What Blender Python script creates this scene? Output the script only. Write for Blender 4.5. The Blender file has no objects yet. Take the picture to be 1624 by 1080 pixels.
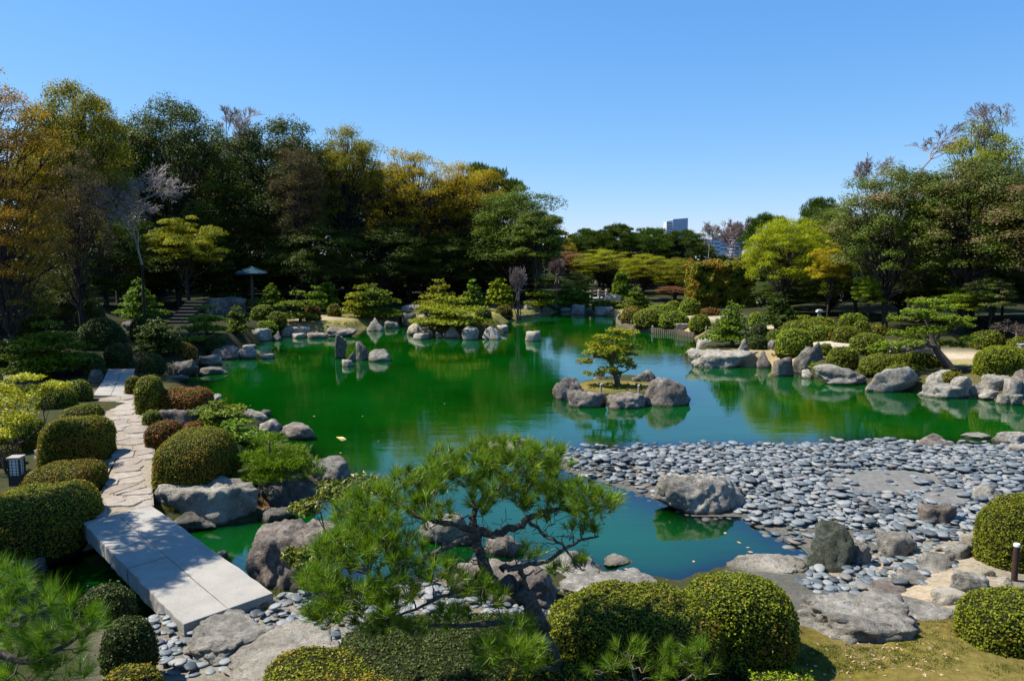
import bpy, bmesh, math, random
import numpy as np
from mathutils import noise as mnoise, Vector

# ------------------------------------------------------------------ camera, sky, sun, exposure
SC = bpy.context.scene
CAMZ, F, CX, CY = 5.0, 1173.0, 812.0, 540.0          # photo pixels (1624 x 1080)
PITCH = math.atan(135.0 / F)
cam_data = bpy.data.cameras.new('camera')
cam_data.sensor_width = 36.0
cam_data.lens = F / 1624.0 * 36.0
cam_data.clip_start, cam_data.clip_end = 0.1, 6000
cam = bpy.data.objects.new('camera', cam_data)
SC.collection.objects.link(cam)
cam.location = (0, 0, CAMZ)
cam.rotation_euler = (math.radians(90) - PITCH, 0, 0)
SC.camera = cam

SUN_EL = math.radians(56)
SUN_AZ = math.atan2(-0.95, 0.17)                     # from +Y towards +X: the sun is to the west-left, a little beyond
world = bpy.data.worlds.new('World')
SC.world = world
world.use_nodes = True
wn = world.node_tree
sky = wn.nodes.new('ShaderNodeTexSky')
sky.sky_type = 'NISHITA'
sky.sun_disc = False
sky.sun_elevation = SUN_EL
sky.sun_rotation = SUN_AZ
sky.air_density = 1.0
sky.dust_density = 0.0
sky.ozone_density = 3.5
bg = wn.nodes['Background']
bg.inputs['Strength'].default_value = 0.1045
# clear-day grading of the sky: deeper blue overhead, pale cyan low down
sp_ = wn.nodes.new('ShaderNodeSeparateColor'); cb_ = wn.nodes.new('ShaderNodeCombineColor')
wn.links.new(sky.outputs[0], sp_.inputs[0])
for i_, (gm_, sc_) in enumerate(((1.05, 0.49), (0.72, 1.05), (0.45, 2.36))):
    pw = wn.nodes.new('ShaderNodeMath'); pw.operation = 'POWER'; pw.inputs[1].default_value = gm_
    ml = wn.nodes.new('ShaderNodeMath'); ml.operation = 'MULTIPLY'; ml.inputs[1].default_value = sc_
    wn.links.new(sp_.outputs[i_], pw.inputs[0]); wn.links.new(pw.outputs[0], ml.inputs[0]); wn.links.new(ml.outputs[0], cb_.inputs[i_])
wn.links.new(cb_.outputs[0], bg.inputs['Color'])
sl = bpy.data.lights.new('sun', 'SUN')
sl.energy = 5.0
sl.angle = math.radians(0.53)
sl.color = (1.0, 0.95, 0.86)
sun = bpy.data.objects.new('sun', sl)
SC.collection.objects.link(sun)
sd_ = Vector((math.sin(SUN_AZ) * math.cos(SUN_EL), math.cos(SUN_AZ) * math.cos(SUN_EL), math.sin(SUN_EL)))
sun.rotation_euler = sd_.to_track_quat('Z', 'Y').to_euler()
sun.location = (-20, 10, 40)
vs = SC.view_settings
SC.display_settings.display_device = 'sRGB'
vs.view_transform = 'Standard'
vs.look = 'None'
vs.exposure = 0.85
vs.gamma = 1.0
vs.use_curve_mapping = False
cy = SC.cycles
cy.max_bounces = 6
cy.diffuse_bounces = 2
cy.glossy_bounces = 3
cy.transmission_bounces = 4
cy.transparent_max_bounces = 8
cy.caustics_reflective = False
cy.caustics_refractive = False
cy.sample_clamp_indirect = 4.0

# ------------------------------------------------------------------ projection helpers
CP, SP = math.cos(PITCH), math.sin(PITCH)

def project(P):
    v = P - np.array([0, 0, CAMZ])
    vf = v[..., 1] * CP - v[..., 2] * SP
    vu = v[..., 1] * SP + v[..., 2] * CP
    return CX + F * v[..., 0] / vf, CY - F * vu / vf, vf

def ray(px, py):
    a, b = (px - CX) / F, (CY - py) / F
    return np.array([a, CP + b * SP, -SP + b * CP])

def at_z(px, py, z=0.0):
    d = ray(px, py)
    t = (z - CAMZ) / min(d[2], -1e-3)
    return d[0] * t, d[1] * t

def at_y(px, py, Y):
    d = ray(px, py)
    t = Y / d[1]
    return np.array([d[0] * t, Y, CAMZ + d[2] * t])

# ------------------------------------------------------------------ terrain height
WPX = [(60,900),(100,862),(150,846),(260,842),(310,838),(400,828),(430,812),(470,800),(505,770),(560,760),(520,735),(470,705),
 (430,700),(400,690),(420,665),(372,655),(340,640),(300,612),(262,604),(256,596),(315,594),(318,578),(335,568),(372,566),(395,545),
 (430,540),(447,534),(490,534),(520,533),(568,531),(585,519),(632,519),(645,512),(640,506),(652,528),(656,535),(690,535),(730,535),
 (760,534),(793,534),(805,524),(800,512),(820,508),(850,504),(872,499),(890,493),(905,492),(927,494),(945,499),(985,502.5),
 (978,512),(985,518),(1005,524),(1040,528),(1075,531),(1100,535),(1105,552),(1088,570),(1100,578),(1200,582),(1225,582),(1258,590),
 (1290,598),(1375,609),(1456,622),(1545,632),(1590,636),(1640,642),(1800,660),(1900,690),(1760,705),(1624,708),(1500,706),(1440,702),
 (1330,703),(1200,708),(1100,708),(1000,712),(920,716),(865,722),(880,745),(940,762),(1000,780),(1040,795),(1100,822),(1180,822),
 (1230,850),(1278,878),(1270,893),(1180,888),(1100,905),(1080,915),(1000,912),(960,900),(860,888),(760,895),(700,905),(620,925),
 (540,935),(470,945),(440,935),(400,935),(330,960),(250,985),(160,985),(80,950)]
IPX = [(880,622),(900,612),(935,604),(990,600),(1040,604),(1085,620),(1088,636),(1030,640),(960,640),(905,638)]
BPX = [(850,712),(1000,706),(1440,700),(1700,706),(1750,800),(1650,860),(1560,900),(1500,960),(1300,985),(1262,930),(1290,895),(1230,850),
 (1180,820),(1050,800),(930,762)]
def wpoly(px):
    return np.array([at_z(a, b, 0.0) for a, b in px])
W, ISL, BEACH = wpoly(WPX), wpoly(IPX), wpoly(BPX)

def pdist(P, poly):
    """distance to outline and inside flag"""
    A = poly; B = np.roll(poly, -1, axis=0)
    d2 = np.full(len(P), 1e18); ins = np.zeros(len(P), bool)
    for a, b in zip(A, B):
        ab = b - a
        t = np.clip(((P - a) @ ab) / (ab @ ab + 1e-12), 0, 1)
        q = P - a - t[:, None] * ab
        d2 = np.minimum(d2, (q * q).sum(1))
        c = (a[1] > P[:, 1]) != (b[1] > P[:, 1])
        if c.any():
            xi = a[0] + (P[:, 1] - a[1]) / (b[1] - a[1] + 1e-12) * ab[0]
            ins ^= c & (P[:, 0] < xi)
    return np.sqrt(d2), ins

CTRL = []
for px, py, z in [(190,700,.50),(180,620,.50),(240,800,.50),(205,770,.50),(60,760,.55),(20,650,.65),(100,560,.7),(40,520,1.0),(200,520,.9),
 (280,510,.9),(290,700,.45),(350,690,.25),(330,760,.35),(440,850,.05),(760,925,.12),(900,940,.12),(1050,930,.1),(980,960,.3),(600,930,.2),(290,1040,.44),(400,960,.46),(500,1000,.4),(700,960,.35),(600,1070,.75),(900,1070,.95),(1150,1000,.7),
 (1300,1050,.6),(1450,1050,.7),(1600,1060,.8),(1600,900,.5),(1350,950,.35),(1500,850,.2),(1300,800,.12),(1600,760,.12),(1200,740,.08),
 (1450,740,.1),(1350,860,.16),(450,500,.7),(600,500,.6),(700,500,.6),(850,485,.5),(950,485,.4),(1040,500,.45),(1080,490,.6),(1150,520,.5),(1250,540,.5),
 (1330,535,.8),(1450,570,.6),(1600,575,.7),(1500,530,1.0),(1300,500,1.0),(1380,500,1.2),(960,615,.3),(1040,615,.3),(110,800,.5)]:
    x, y = at_z(px, py, z); CTRL.append((x, y, z))
CTRL += [(-30,45,2.2),(-20,68,1.6),(0,85,1.0),(30,60,1.4),(30,40,1.6),(0,5,1.3),(0,2,2.6),(-6,4,1.8),(6,4,1.8),(-10,9,1.3),(14,9,1.0),
         (0,160,1),(120,100,1.5),(-120,100,1.5),(0,-100,3),(100,0,2),(-100,0,2),(1500,1500,2),(-1500,1500,2),(0,2000,2)]
CTRL = np.array(CTRL)

def height(P):
    P = np.atleast_2d(P).astype(float)
    zl = np.zeros(len(P)); ws = np.zeros(len(P))
    for x, y, z in CTRL:
        w = 1.0 / (((P[:, 0] - x) ** 2 + (P[:, 1] - y) ** 2) + 0.8) ** 1.8
        zl += w * z; ws += w
    zl /= ws
    zl += 0.03 * np.sin(P[:, 0] * 1.7 + np.sin(P[:, 1] * 1.3)) * np.sin(P[:, 1] * 1.1)
    dW, iW = pdist(P, W)
    dI, iI = pdist(P, ISL)
    dB, iB = pdist(P, BEACH)
    bn = np.where(iB, 1.0, np.clip(1 - dB / 1.6, 0, 1))
    water = iW & ~iI
    d = np.minimum(dW, dI)
    wb = 0.95 + 1.75 * bn
    t = np.clip(d / wb, 0, 1); t = t * t * (3 - 2 * t)
    land = zl * (0.04 + 0.96 * t) * np.where(bn > 0, np.clip(0.2 + d / 0.6, 0, 1), 1)
    k = 1.5 * (1 - bn) + 0.19 * bn
    near = 1 - np.exp(-d * k)
    bed = -1.5 * near
    return np.where(water, bed, land)

def ground(px, py, it=10):
    z = 0.5
    for _ in range(it):
        x, y = at_z(px, py, z)
        z = 0.5 * z + 0.5 * max(float(height([[x, y]])[0]), 0.0)
    return x, y, z

# ------------------------------------------------------------------ mesh building
class G:
    """collects numpy geometry, builds ONE mesh object"""
    def __init__(s):
        s.v, s.f3, s.f4, s.m3, s.m4, s.a, s.s3, s.s4, s.n = [], [], [], [], [], [], [], [], 0
    def add(s, v, f, mat=0, a=0.5, smooth=False):
        v = np.asarray(v, float).reshape(-1, 3); f = np.asarray(f, int)
        if len(f) == 0: return s
        s.v.append(v)
        s.a.append(np.broadcast_to(np.asarray(a, float), (len(v),)))
        if f.shape[1] == 3:
            s.f3.append(f + s.n); s.m3.append(np.full(len(f), mat)); s.s3.append(np.full(len(f), smooth))
        else:
            s.f4.append(f + s.n); s.m4.append(np.full(len(f), mat)); s.s4.append(np.full(len(f), smooth))
        s.n += len(v)
        return s
    def mesh(s, name, mats):
        me = bpy.data.meshes.new(name)
        v = np.concatenate(s.v)
        f3 = np.concatenate(s.f3) if s.f3 else np.zeros((0, 3), int)
        f4 = np.concatenate(s.f4) if s.f4 else np.zeros((0, 4), int)
        me.vertices.add(len(v)); me.vertices.foreach_set('co', v.astype(np.float32).ravel())
        n3, n4 = len(f3), len(f4)
        me.loops.add(n3 * 3 + n4 * 4); me.polygons.add(n3 + n4)
        me.loops.foreach_set('vertex_index', np.concatenate([f3.ravel(), f4.ravel()]).astype(np.int32))
        ls = np.concatenate([np.arange(n3) * 3, n3 * 3 + np.arange(n4) * 4]).astype(np.int32)
        me.polygons.foreach_set('loop_start', ls)
        me.polygons.foreach_set('loop_total', np.concatenate([np.full(n3, 3), np.full(n4, 4)]).astype(np.int32))
        me.polygons.foreach_set('material_index', np.concatenate([np.concatenate(s.m3) if n3 else [], np.concatenate(s.m4) if n4 else []]).astype(np.int32))
        me.polygons.foreach_set('use_smooth', np.concatenate([np.concatenate(s.s3) if n3 else [], np.concatenate(s.s4) if n4 else []]).astype(bool))
        at = me.attributes.new('v', 'FLOAT', 'POINT'); at.data.foreach_set('value', np.concatenate(s.a).astype(np.float32))
        for m in mats: me.materials.append(m)
        me.update(calc_edges=True)
        return me
    def build(s, name, mats, parent=None, loc=None):
        return link(name, s.mesh(name, mats if isinstance(mats, (list, tuple)) else [mats]), parent, loc)

def link(name, me, parent=None, loc=None):
    o = bpy.data.objects.new(name, me); SC.collection.objects.link(o)
    if parent is not None: o.parent = parent
    if loc is not None: o.location = loc
    return o

def tag(o, label=None, cat=None, group=None, kind=None):
    if label: o['label'] = label
    if cat: o['category'] = cat
    if group: o['group'] = group
    if kind: o['kind'] = kind
    return o

def root(name, loc, label, cat, group=None):
    o = link(name, None, None, loc); o.empty_display_size = 0.3
    return tag(o, label, cat, group)

_ico = {}
def ico(n):
    if n not in _ico:
        bm = bmesh.new(); bmesh.ops.create_icosphere(bm, subdivisions=n, radius=1)
        bm.verts.ensure_lookup_table()
        v = np.array([p.co[:] for p in bm.verts]); v /= np.linalg.norm(v, axis=1)[:, None]
        f = np.array([[q.index for q in t.verts] for t in bm.faces]); bm.free()
        _ico[n] = (v, f)
    return _ico[n]

def fnoise(V, scale, off, octv=3):
    o = Vector(off)
    return np.array([mnoise.fractal(Vector(p) * scale + o, 0.7, 2.0, octv) for p in V])

def unit(v):
    return v / (np.linalg.norm(v, axis=-1, keepdims=True) + 1e-9)

def leaves(pos, nor, size, rng, asp=0.5, fold=0.0):
    """one pointed 4-corner leaf at every pos, facing about nor"""
    n = len(pos)
    t = unit(np.cross(nor, unit(rng.normal(size=(n, 3)))))
    b = np.cross(nor, t)
    s = (np.asarray(size) * rng.uniform(0.7, 1.25, n))[:, None]
    tip, base = pos + t * s * 0.5, pos - t * s * 0.5
    l, r = pos + b * s * asp * 0.5 - nor * s * fold, pos - b * s * asp * 0.5 - nor * s * fold
    v = np.stack([base, r, tip, l], 1).reshape(-1, 3)
    return v, np.arange(n * 4).reshape(n, 4)

def blades(pos, d, ln, wd, rng):
    """thin needle triangles from pos along d"""
    n = len(pos)
    sdir = unit(np.cross(d, rng.normal(size=(n, 3))))
    L = (np.asarray(ln) * rng.uniform(0.75, 1.2, n))[:, None]
    w = np.broadcast_to(np.asarray(wd, float), (n,))[:, None]
    v = np.stack([pos - sdir * w * 0.5, pos + sdir * w * 0.5, pos + d * L], 1).reshape(-1, 3)
    return v, np.arange(n * 3).reshape(n, 3)

def tube(pts, rad, sides=6, cap=True):
    pts = np.asarray(pts, float); rad = np.asarray(rad, float); n = len(pts)
    tg = unit(np.gradient(pts, axis=0))
    up = np.array([0.0, 0, 1]) if abs(tg[0][2]) < 0.9 else np.array([1.0, 0, 0])
    V = []
    for i in range(n):
        a = unit(np.cross(tg[i], up)); b = np.cross(a, tg[i]); up = b
        th = np.arange(sides) / sides * 2 * math.pi
        V.append(pts[i] + rad[i] * (np.cos(th)[:, None] * a + np.sin(th)[:, None] * b))
    V = np.concatenate(V)
    Fq = []
    for i in range(n - 1):
        for j in range(sides):
            k = (j + 1) % sides
            Fq.append((i * sides + j, i * sides + k, (i + 1) * sides + k, (i + 1) * sides + j))
    if cap and sides == 4: Fq.append(tuple((n - 1) * sides + j for j in range(4)))
    return V, np.array(Fq)

def add_tube(g, pts, rad, sides=6, mat=0, smooth=True, cap=False):
    v, f = tube(pts, rad, sides)
    g.add(v, f, mat, 0.5, smooth)
    if cap:
        n = len(v) // sides
        c = v[-sides:]; cv = np.concatenate([c, c.mean(0)[None]])
        g.add(cv, [(j, (j + 1) % sides, sides) for j in range(sides)], mat, 0.5, False)

BOXF = np.array([(0,3,2,1),(4,5,6,7),(0,1,5,4),(1,2,6,5),(2,3,7,6),(3,0,4,7)])
def add_box(g, c, s, mat=0, rz=0.0, a=0.5):
    x, y, z = [k / 2 for k in s]
    v = np.array([(-x,-y,-z),(x,-y,-z),(x,y,-z),(-x,y,-z),(-x,-y,z),(x,-y,z),(x,y,z),(-x,y,z)])
    cz, sz = math.cos(rz), math.sin(rz)
    v = np.stack([v[:, 0] * cz - v[:, 1] * sz, v[:, 0] * sz + v[:, 1] * cz, v[:, 2]], 1) + np.array(c)
    g.add(v, BOXF, mat, a)

def prism(g, poly, z0, z1, mat=0, bevel=0.0, a=0.5):
    """vertical prism of a polygon, top slightly bevelled"""
    p = np.asarray(poly, float); n = len(p); c = p.mean(0)
    rings = [(p, z0), (p, z1 - bevel)]
    if bevel > 0:
        d = unit(c - p); rings.append((p + d * bevel, z1))
    V = np.concatenate([np.column_stack([q, np.full(n, z) if np.isscalar(z) else z]) for q, z in rings])
    Fq = [(i * n + j, i * n + (j + 1) % n, (i + 1) * n + (j + 1) % n, (i + 1) * n + j) for i in range(len(rings) - 1) for j in range(n)]
    g.add(V, Fq, mat, a)
    top = V[-n:]; cv = np.concatenate([top, top.mean(0)[None]])
    g.add(cv, [(j, (j + 1) % n, n) for j in range(n)], mat, a)

def fit(bbox, proxy, z0=None, base=None, iters=30, minh=0.08):
    """size and place a unit shape so that it spans the box of photo pixels where it really stands"""
    x0, y0, x1, y1 = bbox
    py = base if base is not None else y1
    auto = z0 is None
    xc = (x0 + x1) / 2
    if auto: X, Y, z0 = ground(xc, py)
    else: X, Y = at_z(xc, py, z0)
    sw = (x1 - x0) / F * Y; sh = (y1 - y0) / F * Y
    for i in range(iters):
        P = proxy * np.array([sw, sw, sh]) + np.array([X, Y, z0])
        px, pyy, vf = project(P)
        l, r, t, b = px.min(), px.max(), pyy.min(), pyy.max()
        sw *= ((x1 - x0) / max(r - l, 1e-3)) ** 0.8
        X += ((x0 + x1) / 2 - (l + r) / 2) / F * Y
        if base is None:
            Y += np.clip(0.7 * (b - y1) * Y * Y / (F * (CAMZ - z0)), -Y * 0.1, Y * 0.1)
            if auto and 2 < i < 22: z0 = 0.4 * z0 + 0.6 * max(0.0, float(height([[X, Y]])[0]))
        tgt = max(y1 - y0, 1) if base is None else max(py - y0, 1)
        cur = (b - t) if base is None else (py - t)
        sh = float(np.clip(sh * (1 + 0.8 * (tgt / max(cur, 1) - 1)), minh * sw, 6 * sw))
    return X, Y, z0, sw, sh
# ------------------------------------------------------------------ materials
def nmat(name):
    m = bpy.data.materials.new(name); m.use_nodes = True
    nt = m.node_tree; nt.nodes.clear()
    out = nt.nodes.new('ShaderNodeOutputMaterial')
    return m, nt, out
def N(nt, t, **kw):
    n = nt.nodes.new(t)
    for k, v in kw.items():
        if k.startswith('i_'): n.inputs[k[2:].replace('_', ' ')].default_value = v
        else: setattr(n, k, v)
    return n
def ramp(nt, fac, stops):
    r = nt.nodes.new('ShaderNodeValToRGB')
    while len(r.color_ramp.elements) < len(stops): r.color_ramp.elements.new(0.5)
    for e, (p, c) in zip(r.color_ramp.elements, stops):
        e.position = p; e.color = (*c, 1) if len(c) == 3 else c
    nt.links.new(fac, r.inputs[0])
    return r.outputs[0]
def mixc(nt, fac, a, b, mode='MIX'):
    m = nt.nodes.new('ShaderNodeMix'); m.data_type = 'RGBA'; m.blend_type = mode
    for s, v in ((m.inputs[0], fac), (m.inputs[6], a), (m.inputs[7], b)):
        if hasattr(v, 'is_linked'): nt.links.new(v, s)
        elif isinstance(v, (int, float)): s.default_value = v
        else: s.default_value = (*v, 1) if len(v) == 3 else v
    return m.outputs[2]
def math_(nt, op, a, b=None, c=None):
    m = nt.nodes.new('ShaderNodeMath'); m.operation = op
    for i, v in enumerate((a, b, c)):
        if v is None: continue
        if hasattr(v, 'is_linked'): nt.links.new(v, m.inputs[i])
        else: m.inputs[i].default_value = v
    return m.outputs[0]
def noise_(nt, vec, scale, detail=4, rough=0.6, dist=0.0):
    n = N(nt, 'ShaderNodeTexNoise'); n.inputs['Scale'].default_value = scale
    n.inputs['Detail'].default_value = detail; n.inputs['Roughness'].default_value = rough
    n.inputs['Distortion'].default_value = dist
    if vec is not None: nt.links.new(vec, n.inputs['Vector'])
    return n.outputs['Fac']
def principled(nt, out, col, rough=0.8, spec=0.3, normal=None):
    p = N(nt, 'ShaderNodeBsdfPrincipled')
    if hasattr(col, 'is_linked'): nt.links.new(col, p.inputs['Base Color'])
    else: p.inputs['Base Color'].default_value = (*col, 1)
    if hasattr(rough, 'is_linked'): nt.links.new(rough, p.inputs['Roughness'])
    else: p.inputs['Roughness'].default_value = rough
    p.inputs['Specular IOR Level'].default_value = spec
    if normal is not None: nt.links.new(normal, p.inputs['Normal'])
    if out is not None: nt.links.new(p.outputs[0], out.inputs[0])
    return p
def bump(nt, h, strength=0.5, dist=0.05, prev=None):
    b = N(nt, 'ShaderNodeBump'); b.inputs['Strength'].default_value = strength; b.inputs['Distance'].default_value = dist
    nt.links.new(h, b.inputs['Height'])
    if prev is not None: nt.links.new(prev, b.inputs['Normal'])
    return b.outputs[0]

def leafmat(name, c0, c1, c2, trans=0.3, rough=0.45, spec=0.3, patch=None, patch_amt=0.5, pscale=0.6):
    """leaf pigment: per-leaf spread c0..c2, optional patches of another growth colour"""
    m, nt, out = nmat(name)
    at = N(nt, 'ShaderNodeAttribute'); at.attribute_name = 'v'
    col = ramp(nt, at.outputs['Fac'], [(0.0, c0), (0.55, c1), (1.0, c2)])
    oi = N(nt, 'ShaderNodeObjectInfo')
    tc = N(nt, 'ShaderNodeTexCoord')
    if patch is not None:
        nz = noise_(nt, tc.outputs['Object'], pscale, 4, 0.6)
        s = math_(nt, 'ADD', nz, math_(nt, 'MULTIPLY', math_(nt, 'SUBTRACT', at.outputs['Fac'], 0.5), 0.25))
        k = ramp(nt, s, [(0.62 - patch_amt * 0.35, (0, 0, 0)), (0.74 - patch_amt * 0.35, (1, 1, 1))])
        col = mixc(nt, k, col, patch)
    hs = N(nt, 'ShaderNodeHueSaturation')
    nt.links.new(math_(nt, 'MULTIPLY_ADD', oi.outputs['Random'], 0.03, 0.485), hs.inputs['Hue'])
    nt.links.new(math_(nt, 'MULTIPLY_ADD', oi.outputs['Random'], 0.3, 0.85), hs.inputs['Value'])
    nt.links.new(col, hs.inputs['Color'])
    p = principled(nt, None, hs.outputs[0], rough, spec)
    tr = N(nt, 'ShaderNodeBsdfTranslucent')
    tcol = mixc(nt, 1.0, hs.outputs[0], (1.35, 1.25, 0.6), 'MULTIPLY')
    nt.links.new(tcol, tr.inputs[0])
    mx = N(nt, 'ShaderNodeMixShader'); mx.inputs[0].default_value = trans
    nt.links.new(p.outputs[0], mx.inputs[1]); nt.links.new(tr.outputs[0], mx.inputs[2])
    nt.links.new(mx.outputs[0], out.inputs[0])
    return m

def rockmat(name, dark, mid, light, lichen=0.35, bands=0.0):
    m, nt, out = nmat(name)
    tc = N(nt, 'ShaderNodeTexCoord'); oi = N(nt, 'ShaderNodeObjectInfo'); ge = N(nt, 'ShaderNodeNewGeometry')
    ofs = N(nt, 'ShaderNodeVectorMath', operation='ADD')
    nt.links.new(tc.outputs['Object'], ofs.inputs[0])
    cmb = N(nt, 'ShaderNodeCombineXYZ')
    nt.links.new(math_(nt, 'MULTIPLY', oi.outputs['Random'], 37.0), cmb.inputs[0])
    nt.links.new(math_(nt, 'MULTIPLY', oi.outputs['Random'], 91.0), cmb.inputs[1])
    nt.links.new(cmb.outputs[0], ofs.inputs[1])
    V = ofs.outputs[0]
    big = noise_(nt, V, 1.3, 5, 0.65, 0.4)
    fine = noise_(nt, V, 9, 8, 0.75)
    grain = noise_(nt, V, 60, 3, 0.8)
    f = math_(nt, 'ADD', math_(nt, 'MULTIPLY', big, 0.5), math_(nt, 'MULTIPLY', fine, 0.5))
    col = ramp(nt, f, [(0.33, dark), (0.5, mid), (0.66, light)])
    gm = mixc(nt, 0.55, (1, 1, 1), ramp(nt, grain, [(0.3, (0.55, 0.55, 0.55)), (0.7, (1.4, 1.4, 1.4))]))
    col = mixc(nt, 1.0, ramp(nt, f, [(0.37, dark), (0.5, mid), (0.61, light)]), gm, 'MULTIPLY')
    li = noise_(nt, V, 2.6, 6, 0.7)
    lf = ramp(nt, li, [(0.66 - lichen * 0.25, (0, 0, 0)), (0.72 - lichen * 0.2, (1, 1, 1))])
    col = mixc(nt, math_(nt, 'MULTIPLY', lf, 0.45), col, (0.42, 0.41, 0.36))
    ms = noise_(nt, V, 1.9, 5, 0.7)
    mf = ramp(nt, ms, [(0.58, (0, 0, 0)), (0.68, (1, 1, 1))])
    col = mixc(nt, math_(nt, 'MULTIPLY', mf, 0.35), col, (0.055, 0.06, 0.028))
    # crevice lines
    vo = N(nt, 'ShaderNodeTexVoronoi'); vo.feature = 'DISTANCE_TO_EDGE'; vo.inputs['Scale'].default_value = 1.5
    wv = N(nt, 'ShaderNodeVectorMath', operation='ADD')
    nz = N(nt, 'ShaderNodeTexNoise'); nz.inputs['Scale'].default_value = 2.2; nz.inputs['Detail'].default_value = 5
    nt.links.new(V, nz.inputs['Vector']); nt.links.new(V, wv.inputs[0]); nt.links.new(nz.outputs['Color'], wv.inputs[1])
    nt.links.new(wv.outputs[0], vo.inputs['Vector'])
    cr = ramp(nt, vo.outputs['Distance'], [(0.0, (0, 0, 0)), (0.035, (1, 1, 1))])
    col = mixc(nt, 0.22, col, mixc(nt, 1.0, col, cr, 'MULTIPLY'))
    # wet foot at the water line
    sep = N(nt, 'ShaderNodeSeparateXYZ'); nt.links.new(ge.outputs['Position'], sep.inputs[0])
    wz = math_(nt, 'ADD', sep.outputs[2], math_(nt, 'MULTIPLY', math_(nt, 'SUBTRACT', fine, 0.5), -0.12))
    wet = ramp(nt, wz, [(0.03, (0.32, 0.32, 0.28)), (0.085, (1, 1, 1))])
    col = mixc(nt, 1.0, col, wet, 'MULTIPLY')
    b1 = bump(nt, fine, 1.0, 0.17)
    b2 = bump(nt, grain, 0.6, 0.02, b1)
    b3 = bump(nt, cr, 0.25, 0.05, b2)
    principled(nt, out, col, 0.85, 0.25, b3)
    return m

M = {}
M['rock_g'] = rockmat('grey_rock', (0.140, 0.128, 0.103), (0.331, 0.302, 0.247), (0.599, 0.545, 0.441))
M['rock_p'] = rockmat('pale_rock', (0.245, 0.213, 0.163), (0.449, 0.398, 0.310), (0.612, 0.553, 0.439), 0.2)
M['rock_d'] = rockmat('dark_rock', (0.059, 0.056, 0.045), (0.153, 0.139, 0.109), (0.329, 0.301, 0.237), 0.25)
M['rock_b'] = rockmat('purplish_rock', (0.103, 0.082, 0.067), (0.251, 0.206, 0.164), (0.479, 0.402, 0.323))
M['rock_y'] = rockmat('cream_rock', (0.28,0.22,0.14), (0.50,0.43,0.31), (0.66,0.60,0.48), 0.1)
M['rock_m'] = rockmat('greenish_rock', (0.05,0.055,0.035), (0.12,0.13,0.09), (0.25,0.26,0.20), 0.3)

def pebmat():
    m, nt, out = nmat('pebble_stone')
    at = N(nt, 'ShaderNodeAttribute'); at.attribute_name = 'v'
    oi = N(nt, 'ShaderNodeObjectInfo'); tc = N(nt, 'ShaderNodeTexCoord')
    r = math_(nt, 'FRACT', math_(nt, 'ADD', at.outputs['Fac'], oi.outputs['Random']))
    col = ramp(nt, r, [(0.0, (0.045,0.053,0.056)), (0.3, (0.105,0.122,0.127)), (0.6, (0.165,0.185,0.19)), (0.85, (0.24,0.24,0.225)), (1.0, (0.14,0.12,0.10))])
    nz = noise_(nt, tc.outputs['Object'], 22, 4, 0.7)
    col = mixc(nt, 0.5, col, mixc(nt, 1.0, col, ramp(nt, nz, [(0.3, (0.5,0.5,0.5)), (0.7, (1.5,1.5,1.5))]), 'MULTIPLY'))
    ge = N(nt, 'ShaderNodeNewGeometry'); sep = N(nt, 'ShaderNodeSeparateXYZ'); nt.links.new(ge.outputs['Position'], sep.inputs[0])
    wet = ramp(nt, sep.outputs[2], [(0.0, (0.4,0.38,0.32)), (0.03, (1,1,1))])
    col = mixc(nt, 1.0, col, wet, 'MULTIPLY')
    principled(nt, out, col, 0.55, 0.4, bump(nt, nz, 0.3, 0.01))
    return m
M['pebble'] = pebmat()

def simple(name, c, rough=0.8, spec=0.3, var=0.3, scale=6, bstr=0.4, bdist=0.02, metal=0.0):
    m, nt, out = nmat(name)
    tc = N(nt, 'ShaderNodeTexCoord')
    nz = noise_(nt, tc.outputs['Object'], scale, 6, 0.7)
    k0, k1 = 1 - var, 1 + var
    col = mixc(nt, 1.0, c, ramp(nt, nz, [(0.3, (k0,)*3), (0.7, (k1,)*3)]), 'MULTIPLY')
    p = principled(nt, out, col, rough, spec, bump(nt, nz, bstr, bdist))
    p.inputs['Metallic'].default_value = metal
    return m
def granite():
    m, nt, out = nmat('granite_slab')
    tc = N(nt, 'ShaderNodeTexCoord')
    g = noise_(nt, tc.outputs['Object'], 70, 2, 0.8); st = noise_(nt, tc.outputs['Object'], 1.6, 6, 0.7)
    col = mixc(nt, 1.0, ramp(nt, g, [(0.3, (0.20,0.19,0.165)), (0.55, (0.335,0.315,0.275)), (0.75, (0.41,0.385,0.335))]),
               ramp(nt, st, [(0.3, (0.75,0.74,0.72)), (0.6, (1.02,1.0,0.97))]), 'MULTIPLY')
    principled(nt, out, col, 0.8, 0.3, bump(nt, g, 0.25, 0.006))
    return m
M['granite'] = granite()
M['bark_d'] = simple('dark_bark', (0.045,0.036,0.03), 0.9, 0.2, 0.6, 14, 0.9, 0.04)
M['bark_p'] = simple('pine_bark', (0.10,0.078,0.06), 0.9, 0.2, 0.6, 18, 0.9, 0.03)
M['bark_fg'] = simple('lichened_pine_bark', (0.105,0.085,0.066), 0.9, 0.2, 0.75, 26, 1.0, 0.02)
M['bark_w'] = simple('pale_bark', (0.30,0.28,0.25), 0.85, 0.2, 0.4, 12, 0.6, 0.02)
M['twig_g'] = simple('grey_twigs', (0.34,0.29,0.27), 0.9, 0.2, 0.3, 4)
M['twig_p'] = simple('mauve_twigs', (0.24,0.175,0.16), 0.9, 0.2, 0.3, 4)
M['dimstone'] = simple('dark_step_stone', (0.045,0.045,0.035), 0.9, 0.15, 0.4, 6)  # one dark stone tone that keeps the steps inconspicuous
M['wood'] = simple('weathered_log', (0.20,0.16,0.11), 0.9, 0.2, 0.5, 12, 0.7, 0.02)
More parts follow.
